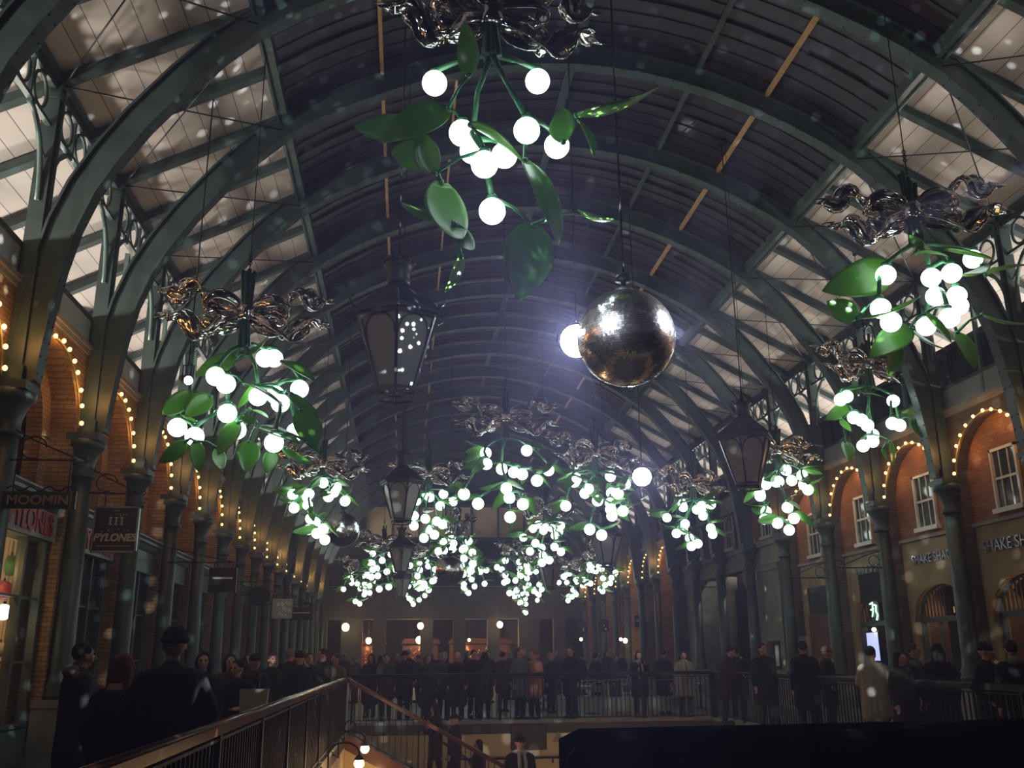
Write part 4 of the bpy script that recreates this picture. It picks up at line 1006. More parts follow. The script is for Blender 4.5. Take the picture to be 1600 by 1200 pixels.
# left one
Y = 14.1
c, be = from_px((385, 490), Y, [(414, 560), (428, 560), (337, 588), (353, 600), (468, 608), (403, 620), (438, 630), (430, 617, .4), (355, 646), (277, 668), (370, 672), (304, 682), (428, 692), (462, 675, .4)], 2)
lv = leaves_px(c, Y, [(368, 560, 306, 575, 0, -.2, .4), (385, 555, 428, 535, 0, -.2, .8), (440, 565, 494, 588, 0, -.2, .4), (383, 600, 448, 612, -.3, -.4, .2), (300, 612, 252, 655, .1, -.1, .8), (330, 620, 290, 648, .1, -.1, .7), (372, 660, 340, 700, -.1, -.3, 1), (400, 660, 375, 650, -.2, -.3, .3),
    (400, 668, 470, 684, -.3, -.4, .4), (290, 690, 255, 725, 0, -.1, .5), (455, 615, 488, 655, -.1, -.2, .7), (470, 640, 495, 700, 0, -.1, 1), (480, 690, 515, 712, -.1, 0, .4), (443, 700, 485, 740, -.2, -.3, .5), (425, 705, 418, 738, 0, -.1, 1), (305, 690, 315, 730, -.1, -.2, .9), (340, 700, 345, 740, .1, 0, 1),
    (395, 600, 375, 640, .2, .3, .6), (390, 640, 420, 640, .2, 0, .2), (310, 660, 270, 640, .3, .3, .2), (390, 690, 385, 735, -.1, -.3, .9)])
mistletoe(c, 'glowing mistletoe chandelier with coppery bow nearest the warm brick arches', 2, be, lv, bow_rz=0.1, tilt=0.1)
Y = 19.8
c, be = from_px((1375, 570), Y, [(1333, 625), (1343, 620), (1415, 627), (1354, 653), (1366, 657), (1375, 665), (1383, 680), (1383, 690), (1368, 697), (1414, 662), (1425, 665)], 4)
lv = leaves_px(c, Y, [(1345, 635, 1320, 652, 0, -.2, .4), (1335, 655, 1345, 680, 0, -.2, 1), (1340, 690, 1350, 720, 0, -.2, 1), (1410, 690, 1425, 725, -.1, -.2, .8), (1448, 655, 1452, 690, 0, -.2, 1), (1425, 645, 1490, 640, .2, .2, .2), (1370, 615, 1400, 612, 0, -.2, .3), (1400, 700, 1400, 722, 0, -.1, .8), (1360, 615, 1345, 600, 0, .3, .3)])
mistletoe((c.x - 0.3, c.y, c.z), 'glowing mistletoe chandelier just above the festooned arches with sash windows', 4, be, lv, bow_rz=0.2, tilt=0.1)
Y = 22.6
c, be = from_px((790, 652), Y, [(759, 708), (823, 704), (784, 733), (803, 738), (816, 741), (857, 735), (839, 751), (791, 763), (796, 778), (817, 788), (797, 808), (725, 772), (747, 787), (760, 725)], 5)
mistletoe(c, 'glowing mistletoe chandelier in the middle of the hall beneath a clear bow', 5, be, None, bow_rz=0.0, tilt=0.15)
gen = [mistletoe(onY(505, 725, 26.4), 'glowing mistletoe chandelier beyond the coppery-bowed one, by the long arch row', 6, bow_rz=0.2)]
gen.append(mistletoe(onY(670, 740, 29.3), 'glowing mistletoe chandelier partly behind the second lantern', 8, bow_rz=-0.1))
gen.append(mistletoe(onY(930, 708, 24.0), 'glowing mistletoe chandelier in front of a bright spotlight glare', 9, bow_rz=0.3))
for i, (px, py, Y, lb) in enumerate(((1215, 704, 23.7, 'glowing mistletoe chandelier under the lantern on the sash-window side'), (1082, 755, 29.0, 'glowing mistletoe chandelier between the glare and the stone portico'),
        (600, 846, 43.7, 'distant glowing mistletoe chandelier just left of the third lantern'), (716, 818, 36.5, 'glowing mistletoe chandelier between second lantern and middle of the hall'),
        (852, 792, 33.8, 'glowing mistletoe chandelier low behind the middle one, on its sash-window side'), (800, 857, 46.5, 'distant glowing mistletoe chandelier on the hall axis, low over the far railing'),
        (890, 880, 54.5, 'distant glowing mistletoe chandelier by the far festooned arches'), (935, 862, 48.5, 'distant glowing mistletoe chandelier before the far arches, near the last lantern'),
        (562, 884, 56.0, 'remote glowing mistletoe chandelier nearest the far end of the shopfront arches'), (648, 888, 58.0, 'remote glowing mistletoe chandelier under the smallest lantern'),
        (668, 858, 47.5, 'distant glowing mistletoe chandelier beside the far mirror ball'), (820, 905, 62.0, 'lowest-looking remote glowing mistletoe chandelier near the far wall'),
        (838, 868, 52.0, 'distant glowing mistletoe chandelier between the axis and the far arches'), (735, 866, 50.0, 'distant glowing mistletoe chandelier over the far mirror ball'))):
    o = dup(gen[i % 3], onY(px, py, Y), [0.4, 1.7, 2.9, 4.1][i % 4] * (1 if i > 1 else 0.3), label=lb); bpy.context.view_layer.update(); rewire(o); hang_wire(o)

# ------------------------------------------------------------------ lanterns
def lantern():
    t = thing('hanging_lantern', '', 'lantern'); n = 6
    def P(r, k, z): a = 2 * PI * k / n - PI / 2; return Vector((r * math.cos(a), r * math.sin(a), z))
    RT, RB, ZT, ZB = 0.54, 0.25, 0.0, -0.92
    fr = MB()
    for k in range(n):
        fr.bar(P(RT, k, ZT), P(RB, k, ZB), 0.035, 0.035); fr.bar(P(RT, k, ZT), P(RT, k + 1, ZT), 0.04, 0.05); fr.bar(P(RB, k, ZB), P(RB, k + 1, ZB), 0.04, 0.05)
        fr.bar(P(RB * 1.02, k, ZB - 0.1), P(RB * 1.02, k + 1, ZB - 0.1), 0.03, 0.03); fr.bar(P(RB, k, ZB), P(RB * 1.02, k, ZB - 0.1), 0.02, 0.02)
        a, c = P(RT, k, ZT), P(RT, k + 1, ZT); a2, c2 = P(RB, k, ZB), P(RB, k + 1, ZB)   # arched head in each pane
        pts = []
        for i in range(9):
            an = PI * i / 8; h = 0.30 * (1 - math.sin(an)); f = 0.5 - 0.5 * math.cos(an)
            aa = a.lerp(a2, h + 0.02); cc = c.lerp(c2, h + 0.02); pts.append(aa.lerp(cc, 0.04 + 0.92 * f))
        fr.tube(pts, 0.012, 5)
    fr.build('frame', 'dark_iron', t)
    for k in range(n):
        a, c, d, e = P(RT * .985, k, ZT), P(RT * .985, k + 1, ZT), P(RB * .985, k + 1, ZB), P(RB * .985, k, ZB)
        inn = Vector(((a + c).x, (a + c).y, 0)).normalized() * -0.006
        MB().add([a, c, d, e, a + inn, c + inn, d + inn, e + inn], [(0, 1, 2, 3), (7, 6, 5, 4), (0, 4, 5, 1), (1, 5, 6, 2), (2, 6, 7, 3), (3, 7, 4, 0)]).build('glass_pane', 'lantern_glass', t)
    MB().lathe([(0.60, 0.02), (0.60, 0.08), (0.56, 0.14), (0.42, 0.26), (0.22, 0.42), (0.14, 0.5)], 6, rot=-PI / 2, smooth=False).build('roof', 'dark_iron', t)
    b = MB(); b.lathe([(0.14, 0.48), (0.16, 0.55), (0.14, 0.66), (0.17, 0.74), (0.20, 0.78), (0.12, 0.82), (0.05, 0.9), (0.02, 1.0)], 12)
    for k in range(8): a = 2 * PI * k / 8; b.sphere((0.18 * math.cos(a), 0.18 * math.sin(a), 0.82), 0.04, 8, 6)
    b.build('crown', 'dark_iron', t)
    b = MB()
    for k in range(n):
        o = P(RT + 0.02, k, 0.05); q = P(RT + 0.13, k, 0.12); b.tube([o, q, P(RT + 0.15, k, 0.2), P(RT + 0.09, k, 0.22)], 0.014, 6)
    b.build('corner_scrolls', 'dark_iron', t)
    MB().sphere((0, 0, -0.35), 0.07, 10, 8, (1, 1, 1.5)).lathe([(0.03, -0.25), (0.03, 0.0)], 8).build('unlit_bulb', 'white_frame', t)
    return t
def lan_rod(t):
    top = roof_z(t.location.x) - t.location.z
    MB().tube([(0, 0, 0.95), (0, 0, top)], 0.013, 6).tube([(0.06, 0, 0.9), (0.12, 0, top)], 0.006, 5).lathe([(0.16, top - 0.05), (0.16, top)], 10).build('hanging_rod', 'black_iron', t)
lan = lantern(); first = True
for px, py, Y, rz, lb in ((621, 503, 11.4, 0.0, 'large dark six-sided glass lantern hanging nearest, below the golden roof bars'), (1164, 688, 18.3, 0.52, 'dark glass lantern hanging on the sash-window side before the arches'),
                        (628, 757, 24.4, 0.3, 'second dark glass lantern in line behind the large one'), (627, 857, 38.5, 0.1, 'third small dark glass lantern in line behind the large one'),
                        (627, 905, 51.5, 0.2, 'smallest dark glass lantern at the end of the line behind the large one'), (947, 838, 31.5, 0.4, 'small dark glass lantern by the near end of the far festooned arches'),
                        (859, 886, 44.0, 0.2, 'tiny dark glass lantern among distant mistletoe on the sash-window side')):
    p = onY(px, py, Y)
    if first: lan.location = p; lan.rotation_euler = (0, 0, rz); lan['label'] = lb; lan['group'] = 'dark glass lanterns'; first = False; lan_rod(lan)
    else: o = dup(lan, p, rz, label=lb); rewire(o); lan_rod(o)
# ------------------------------------------------------------------ mirror balls
def mirror_ball(r, loc, lb):
    t = thing('mirror_ball', lb, 'mirror ball', loc, 0, 'mirror balls')
    MB().sphere((0, 0, 0), r - 0.006, 48, 32).build('ball_core', 'ball_core', t)
    rr = random.Random(5); b = MB(); rows = 64
    for i in range(1, rows - 1):
        ph = PI * (i + 0.5) / rows - PI / 2; n = max(6, int(2 * PI * math.cos(ph) / (PI / rows)))
        for k in range(n):
            a0 = 2 * PI * k / n; a1 = 2 * PI * (k + 0.92) / n; p0 = ph - 0.46 * PI / rows; p1 = ph + 0.46 * PI / rows
            jx, jy = rr.uniform(-.05, .05), rr.uniform(-.05, .05); q = []
            for (aa, pp, e, g) in ((a0, p0, -1, -1), (a1, p0, 1, -1), (a1, p1, 1, 1), (a0, p1, -1, 1)):
                R_ = r + (jx * e + jy * g) * r * PI / rows * 0.5
                q.append((R_ * math.cos(pp) * math.cos(aa), R_ * math.cos(pp) * math.sin(aa), R_ * math.sin(pp)))
            b.add(q, [(0, 1, 2, 3)])
    b.build('mirror_tiles', 'mirror', t)
    MB().lathe([(0.10, r - 0.03), (0.10, r + 0.03), (0.03, r + 0.04), (0.03, r + 0.12), (0.09, r + 0.13), (0.09, r + 0.2), (0.02, r + 0.22)], 14).build('motor', 'dark_iron', t)
    MB().tube([(0, 0, r + 0.2), (0, 0, interp(DARK, min(5.6, abs(loc[0] - XC))) - 0.02 - loc[2])], 0.012, 6).build('hanging_chain', 'black_iron', t)
    return t
B1 = onY(978, 528, 9.3); mirror_ball(0.525, B1, 'large mirror ball hanging beside the glare, below the dark vault')
B2 = onY(703, 892, 33.0); mirror_ball(0.5, B2, 'distant small mirror ball low among the far mistletoe')
B3 = onY(536, 828, 28.5); mirror_ball(0.5, B3, 'mirror ball half hidden behind mistletoe near the long arch row')
# added dot-patterned point lamps in place of reflections thrown by the balls
def ball_dot_lamp(name, loc, power, scale, thr):
    l = bpy.data.lights.new(name, 'POINT'); l.energy = power; l.color = (0.85, 0.92, 1.0); l.shadow_soft_size = 0.01; l.use_nodes = True
    nt = l.node_tree; e = nt.nodes['Emission']; tc = nt.nodes.new('ShaderNodeTexCoord'); v = nt.nodes.new('ShaderNodeTexVoronoi'); v.inputs['Scale'].default_value = scale; v.inputs['Randomness'].default_value = 0.85
    mr = nt.nodes.new('ShaderNodeMapRange'); mr.inputs['From Min'].default_value = thr; mr.inputs['From Max'].default_value = thr * 0.55; mr.inputs['To Min'].default_value = 0; mr.inputs['To Max'].default_value = 1
    sp = nt.nodes.new('ShaderNodeSeparateColor'); mu = nt.nodes.new('ShaderNodeMath'); mu.operation = 'MULTIPLY'; pw = nt.nodes.new('ShaderNodeMath'); pw.operation = 'POWER'; pw.inputs[1].default_value = 1.0
    nt.links.new(tc.outputs['Normal'], v.inputs['Vector']); nt.links.new(v.outputs['Distance'], mr.inputs['Value']); nt.links.new(v.outputs['Color'], sp.inputs[0])
    nt.links.new(sp.outputs[0], pw.inputs[0]); nt.links.new(mr.outputs[0], mu.inputs[0]); nt.links.new(pw.outputs[0], mu.inputs[1]); nt.links.new(mu.outputs[0], e.inputs['Strength'])
    o = bpy.data.objects.new(name, l); C.objects.link(o); o.location = loc
for d in ((-0.62, 0.1, 0.1), (0.62, 0.1, 0.1)): ball_dot_lamp('added_dot_lamp', B1 + Vector(d), 4800, 25, 0.27)
ball_dot_lamp('added_dot_lamp', B2 + Vector((0.6, 0, 0.2)), 3000, 16, 0.17)
# spotlights aimed at the balls: black cans, the lens glowing
def spotlight(loc, aim, lb, r=0.13, power=0, m='white_lamp', visible_drop=True):
    t = thing('stage_spotlight', lb, 'spotlight', loc); q = (Vector(aim) - Vector(loc)).to_track_quat('Z', 'Y')
    o = MB().lathe([(r * 0.8, -0.35), (r, -0.25), (r * 1.02, 0.0), (r * 1.12, 0.02), (r * 1.12, 0.05), (r, 0.05)], 18).build('can', 'black_iron', t); o.rotation_mode = 'QUATERNION'; o.rotation_quaternion = q
    o = MB().lathe([(r * 0.98, 0.045), (r * 0.98, 0.055), (r * 0.5, 0.075)], 18).build('lens', m, t); o.rotation_mode = 'QUATERNION'; o.rotation_quaternion = q
    b = MB(); b.tube([(-r * 1.2, 0, 0), (-r * 1.2, 0, 0.25), (r * 1.2, 0, 0.25), (r * 1.2, 0, 0)], 0.012, 6)
    if visible_drop: b.tube([(0, 0, 0.25), (0, 0, interp(DARK, min(5.6, abs(loc[0] - XC))) - 0.02 - loc[2])], 0.012, 6)
    b.build('yoke', 'black_iron', t)
    if power:
        dv = (Vector(aim) - Vector(loc)).normalized(); spot('spot_beam', Vector(loc) + dv * 0.12, aim, power, (0.88, 0.92, 1.0), 9.5, 0.05, 0.3)
    return t
spotlight(onY(901, 533, 12.5), B1 + Vector((-1.6, -9, -3.0)), 'dazzling white spotlight shining just beside the large mirror ball', 0.24)
spot('glare_beam', onY(901, 533, 12.5) + Vector((-0.02, -0.12, -0.05)), (0.1, 0, 1.6), 2300, (0.72, 0.75, 1.0), 27, 0.05, 1.0)  # both beams added towards the camera, so the haze glows like lens glare
spot('glare_beam', onY(1003, 745, 21.0) + Vector((-0.02, -0.12, -0.03)), (0.1, 0, 1.6), 1300, (0.8, 0.8, 1.0), 22, 0.05, 1.0)
spotlight(onY(1003, 745, 21.0), (0.3, 0, 1.6), 'second dazzling white spotlight, lower and beyond the mirror ball', 0.22)
def mirror_src(qx, qy):   # where a lamp must hang to glint at that spot of the ball
    Rr, Ur, F, f = CAM; n = (Rr * qx + Ur * qy - F * math.sqrt(1 - qx * qx - qy * qy)).normalized(); v = (Vector((0, 0, 1.6)) - B1).normalized()
    return (2 * n.dot(v) * n - v).normalized()
for (qx, qy), dist, lb in (((-0.42, 0.24), 7.0, 'black spotlight behind the camera aimed at the mirror ball, shopfront side'), ((0.66, 0.28), 6.2, 'black spotlight aimed at the mirror ball from the sash-window side')):
    d = mirror_src(qx, qy); L_ = B1 + d * dist; spotlight(L_, B1, lb, 0.16, 9000, 'white_lamp', True)
p = onY(293, 594, 15.0); spotlight((p.x, p.y, p.z), (2, 5, 2.0), 'dark spotlight can with small lit lens fixed beside the warm arches', 0.07)

# ------------------------------------------------------------------ railings round the opening
def railing(name, label, A, Bp, posts=6, n=100, extra=0, rail_m='mahogany', h=1.16):
    A = Vector(A); Bp = Vector(Bp); d = Bp - A; t = thing(name, label, 'railing', A)
    MB().bar((0, 0, h - 0.035), d + Vector((0, 0, h - 0.035)), 0.075, 0.06).tube([(0, 0, h - 0.01), d + Vector((0, 0, h - 0.01))], 0.036, 8).build('handrail', rail_m, t)
    MB().bar((0, 0, h - 0.1), d + Vector((0, 0, h - 0.1)), 0.04, 0.02).build('top_bar', 'black_iron', t)
    MB().bar((0, 0, 0.1), d + Vector((0, 0, 0.1)), 0.04, 0.02).build('bottom_bar', 'black_iron', t)
    bm = MB().bar((0, 0, 0.1), (0, 0, h - 0.09), 0.02, 0.02).mesh('baluster', 'black_iron')
    tot = n + extra
    for i in range(n):
        o = bpy.data.objects.new('baluster', bm); C.objects.link(o); o.parent = t; o.location = d * ((i + 0.5) / tot)
    if extra:
        b = MB()
        for i in range(n, tot): p = d * ((i + 0.5) / tot); b.bar(p + Vector((0, 0, 0.1)), p + Vector((0, 0, h - 0.09)), 0.02, 0.02)
        o = b.build('balusters', 'black_iron', t); o['kind'] = 'stuff'
    pm = MB().box(-0.03, 0.03, -0.03, 0.03, 0, h).mesh('post', 'black_iron')
    for i in range(posts + 1):
        o = bpy.data.objects.new('post', pm); C.objects.link(o); o.parent = t; o.location = d * (i / posts)
    return t
railing('iron_railing', 'long iron railing with shiny brown handrail beside the crowded shopfront walkway', (-1.28, 3.0, 0), (-1.28, 21.4, 0), 9, 100, 52)
railing('iron_railing', 'black iron railing across the far edge of the opening, people behind it', (-1.28, 24.75, 0), (7.9, 24.75, 0), 5, 78, rail_m='black_iron')
railing('iron_railing', 'black iron railing on the sash-window side of the opening', (7.95, 24.7, 0), (7.95, 5.6, 0), 9, 100, 52, rail_m='black_iron')
# stair
st = thing('staircase', 'staircase running down from the far shopfront-side corner of the opening', 'stairs', (-1.25, 21.75, 0))
b = MB(); run, rise = 0.32, 0.172; ns = 19
for i in range(ns): b.box(i * run, i * run + run, 0.06, 2.8, -rise * (i + 1) - 0.14, -rise * (i + 1))
b.build('steps', 'stone', st)
prof = [(0, 0.02), (ns * run, -ns * rise + 0.02), (ns * run, -ns * rise - 0.28), (0, -0.3)]
MB().prism(prof, (0, 0.06, 0), (0, 0, 0)).build('stringer', 'mahogany', st)
wl = MB().prism([(0, -0.3), (ns * run, -ns * rise - 0.28), (ns * run, -3.3), (0, -3.3)], (0, 0.12, 0), (0, 0.04, 0)).build('flank_wall', 'cream_plaster', st)
e = Vector((ns * run, 0, -ns * rise))
for yy, m in ((0.03, 'mahogany'), ):
    MB().bar((0, yy, 1.12), e + Vector((0, yy, 1.12)), 0.07, 0.06).tube([(0, yy, 1.15), e + Vector((0, yy, 1.15))], 0.034, 8).build('handrail', 'mahogany', st)
    MB().bar((0, yy, 0.08), e + Vector((0, yy, 0.08)), 0.03, 0.03).build('bottom_bar', 'black_iron', st)
bm = MB().bar((0, 0.03, 0.06), (0, 0.03, 1.1), 0.018, 0.018).mesh('baluster', 'black_iron')
for i in range(48):
    o = bpy.data.objects.new('baluster', bm); C.objects.link(o); o.parent = st; o.location = e * ((i + 0.5) / 48)
MB().bar((1.6, 1.4, 0.05), e + Vector((-0.9, 1.4, 1.0)), 0.05, 0.05).bar(e + Vector((-0.9, 1.4, 1.0)), e + Vector((0.3, 1.4, 0.98)), 0.05, 0.05).bar((1.6, 1.4, -0.86), (1.6, 1.4, 0.05), 0.04, 0.04).bar(e + Vector((-0.9, 1.4, 0.42)), e + Vector((-0.9, 1.4, 1.0)), 0.04, 0.04).build('middle_handrail', 'black_iron', st)
railing('short_railing', 'short piece of iron railing at the head of the staircase', (-1.28, 21.5, 0), (-1.28, 21.75, 0), 1, 2)
# far wall plaques and handrail
p = onY(826, 1151, VY1); t = thing('wall_plaque', 'dark grey rectangular plaque on the cream wall below the far railing', 'plaque', (p.x, VY1, p.z)); MB().box(-0.42, 0.42, -0.04, 0, -0.28, 0.28).build('plate', 'grey_brick', t); MB().box(-0.45, 0.45, -0.03, 0, -0.31, 0.31).build('rim', 'dark_iron', t)
p = onY(872, 1151, VY1); t = thing('triangular_plaque', 'small grey triangular plaque beside the rectangular one on the cream wall', 'plaque', (p.x, VY1, p.z)); MB().prism([(-0.14, -0.12), (0.14, -0.12), (0, 0.14)], (0, 0.03, 0), (0, -0.03, 0)).build('plate', 'grey_panel', t)
p = onY(860, 1183, VY1); t = thing('wall_handrail', 'dark handrail fixed low along the cream wall', 'handrail', (p.x, VY1, p.z)); MB().tube([(-2.6, -0.08, 0), (3.6, -0.08, 0)], 0.025, 8).build('rail', 'black_iron', t)
b = MB()
for x in (-2, 0.05, 2): b.tube([(x, 0, -0.12), (x, -0.08, -0.1), (x, -0.08, 0)], 0.018, 6)
b.build('brackets', 'black_iron', t)
# swan-neck wall lamps below the walkway
for i, (px, py, Y, lb) in enumerate(((570, 1170, 17.5, 'lit swan-neck wall lamp in the stairwell, the upper of the two glowing'), (561, 1193, 15.2, 'lit swan-neck wall lamp in the stairwell, lowest one'), (556, 1150, 20.2, 'unlit curved iron wall bracket in the stairwell near the stair head'))):
    p = onY(px, py, Y); t = thing('wall_lamp', lb, 'wall lamp', (VX0, Y, p.z)); dx = p.x - VX0
    pts = [(0, 0, -0.05), (dx * 0.25, 0, -0.14)] + [(dx * 0.62 - dx * 0.38 * math.cos(a), 0, 0.14 + 0.16 * math.sin(a)) for a in [PI * j / 8 for j in range(9)]] + [(dx, 0, 0.10)]
    MB().tube(pts, 0.016, 6).lathe([(0.05, -0.11), (0.06, -0.04), (0.02, -0.02)], 10).build('swan_neck', 'black_iron', t)
    MB().lathe([(0.03, 0.12), (0.07, 0.07), (0.075, 0.05)], 12, (dx, 0, 0)).build('cap', 'black_iron', t)
    if i < 2:
        MB().sphere((dx, 0, 0), 0.075, 14, 10).build('globe', 'warm_lamp', t); point('stairwell_glow', (p.x + 0.12, Y, p.z - 0.12), 26, (1, 0.62, 0.26), 0.08)
t = thing('wall_lamp', 'curved iron wall bracket showing above the black draped barrier', 'wall lamp', (VX1, 22.2, -0.45)); MB().tube([(0, 0, -0.1)] + [(-0.2 - 0.16 * math.cos(a) * -1, 0, 0.16 + 0.16 * math.sin(a)) for a in [PI * j / 8 for j in range(9)]], 0.02, 6).build('swan_neck', 'black_iron', t)
for x, y, pw in ((3.6, 22.2, 22), (6.6, 20.0, 38)): point('lower_hall_glow', (x, y, -1.6), pw, (1, 0.66, 0.32), 0.15)
# black draped barrier at the near end
t = thing('draped_barrier', 'black cloth-draped barrier filling the bottom corner of the picture', 'barrier', (0.86, 5.0, 0)); b = MB(); n = 60; vs = []
W = 7.0
for j, (z, dy) in enumerate(((0.02, -0.04), (0.5, -0.02), (1.05, 0.0), (1.17, 0.02), (1.205, 0.1))):
    for i in range(n + 1):
        x = W * i / n; vs.append((x - (0.05 if i == 0 else 0) * (1.2 - z), dy - 0.03 * math.sin(i * 1.1) * (1.2 - z), z + (0.012 * math.sin(i * 0.35) + i * 0.0005 if j >= 2 else 0) - (0.05 if i == 0 and j >= 3 else 0)))
m = 5; N = n + 1
for j, (z, y) in enumerate(((1.205, 0.5), (0.02, 0.56))):
    for i in range(n + 1): vs.append((W * i / n, y, z + (i * 0.0005 if j == 0 else 0) - (0.05 if i == 0 and j == 0 else 0)))
fs = [(j * N + i, j * N + i + 1, (j + 1) * N + i + 1, (j + 1) * N + i) for j in range(6) for i in range(n)] + [tuple(j * N for j in range(7)), tuple(j * N + n for j in reversed(range(7)))]
b.add(vs, fs, False); mat('black_drape', (0.003, 0.003, 0.004), 1.0, spec=0.0); b.build('drape', 'black_drape', t)
b = MB(); b.tube([(0.0, -0.06, 1.15), (-0.05, -0.08, 1.1), (0.0, -0.06, 1.06)], 0.012, 6).tube([(0.02, -0.06, 1.02), (-0.04, -0.08, 1.0)], 0.01, 6).build('tie_cord', cloth('cord', (0.02, 0.02, 0.02)), t)
# cafe things behind the far railing
def cafe_table():
    t = thing('cafe_table', '', 'table'); MB().lathe([(0.33, 0.72), (0.34, 0.74), (0.33, 0.755)], 24).build('tabletop', 'sign_steel', t); MB().lathe([(0.22, 0), (0.2, 0.03), (0.03, 0.05), (0.03, 0.72)], 12).build('pedestal', 'dark_iron', t); return t
def cafe_chair():
    t = thing('cafe_chair', '', 'chair'); MB().box(-0.21, 0.21, -0.2, 0.22, 0.43, 0.46).build('seat', 'sign_steel', t)
    MB().tube([(-0.2, 0.2, 0.45), (-0.21, 0.26, 0.8), (-0.12, 0.28, 0.88), (0.12, 0.28, 0.88), (0.21, 0.26, 0.8), (0.2, 0.2, 0.45)], 0.014, 6).box(-0.19, 0.19, 0.255, 0.275, 0.62, 0.8).build('backrest', 'sign_steel', t)
    for x in (-0.19, 0.19):
        for y in (-0.18, 0.2): MB().tube([(x, y, 0.44), (x * 1.1, y * 1.15, 0)], 0.012, 6).build('leg', 'sign_steel', t)
    return t
ct, cc = cafe_table(), cafe_chair(); f1 = f2 = True
for i, (x, y) in enumerate(((5.3, 27.6), (6.6, 28.8), (7.4, 27.2), (4.2, 29.6), (9.0, 29.4))):
    lb = 'round metal cafe table behind the far railing, %s' % ('beside the tall dark-coated man', 'between two seated groups', 'near the stone portico side', 'towards the hall middle', 'furthest to the portico')[i]
    if f1: ct.location = (x, y, 0); ct['label'] = lb; ct['group'] = 'cafe tables'; f1 = False
    else: dup(ct, (x, y, 0), label=lb)
    for j, (dx, dy, rz) in enumerate(((0, -0.75, PI), (0.1, 0.75, 0.1))):
        lb = 'metal cafe chair %s the table %s' % (('on the railing side of', 'on the far side of')[j], ('beside the tall dark-coated man', 'between two seated groups', 'near the stone portico side', 'towards the hall middle', 'furthest to the portico')[i])
        if f2: cc.location = (x + dx, y + dy, 0); cc.rotation_euler = (0, 0, rz); cc['label'] = lb; cc['group'] = 'cafe chairs'; f2 = False
        else: dup(cc, (x + dx, y + dy, 0), rz, label=lb)
t = thing('cafe_screen', 'low pale fabric cafe screen behind the far railing', 'screen', (6.0, 26.4, 0)); MB().box(-1.9, 1.9, -0.01, 0.01, 0.12, 0.5).build('fabric', 'pale_board', t)
b = MB()
for x in (-1.9, -0.6, 0.7, 1.9): b.box(x - 0.02, x + 0.02, -0.02, 0.02, 0, 0.95)
b.box(-1.9, 1.9, -0.015, 0.015, 0.92, 0.95).build('frame', 'sign_steel', t)
point('stair_flank_glow', (-0.55, 20.9, -0.9), 20, (1, 0.6, 0.25), 0.1)
# ------------------------------------------------------------------ people
def evaluated(mb_or_me, voxel, smooth=2):
    me = mb_or_me.mesh('tmp', None) if isinstance(mb_or_me, MB) else mb_or_me
    o = bpy.data.objects.new('tmp', me); C.objects.link(o)
    rm = o.modifiers.new('r', 'REMESH'); rm.mode = 'VOXEL'; rm.voxel_size = voxel; rm.use_smooth_shade = True
    if smooth: sm = o.modifiers.new('s', 'SMOOTH'); sm.iterations = smooth; sm.factor = 0.5
    bpy.context.view_layer.update()
    out = bpy.data.meshes.new_from_object(o.evaluated_get(bpy.context.evaluated_depsgraph_get()))
    bpy.data.objects.remove(o)
    return out
def cap(b, a, c, r0, r1, n=10, flat=1.0):
    a = Vector(a); c = Vector(c); d = c - a; L = d.length; d.normalize()
    pts = [a - d * r0 * 0.85, a - d * r0 * 0.5] + [a + d * L * i / 4 for i in range(5)] + [c + d * r1 * 0.5, c + d * r1 * 0.85]
    rs = [r0 * 0.5, r0 * 0.86] + [r0 + (r1 - r0) * i / 4 for i in range(5)] + [r1 * 0.86, r1 * 0.5]
    b.tube(pts, rs, n)
POSES = {}
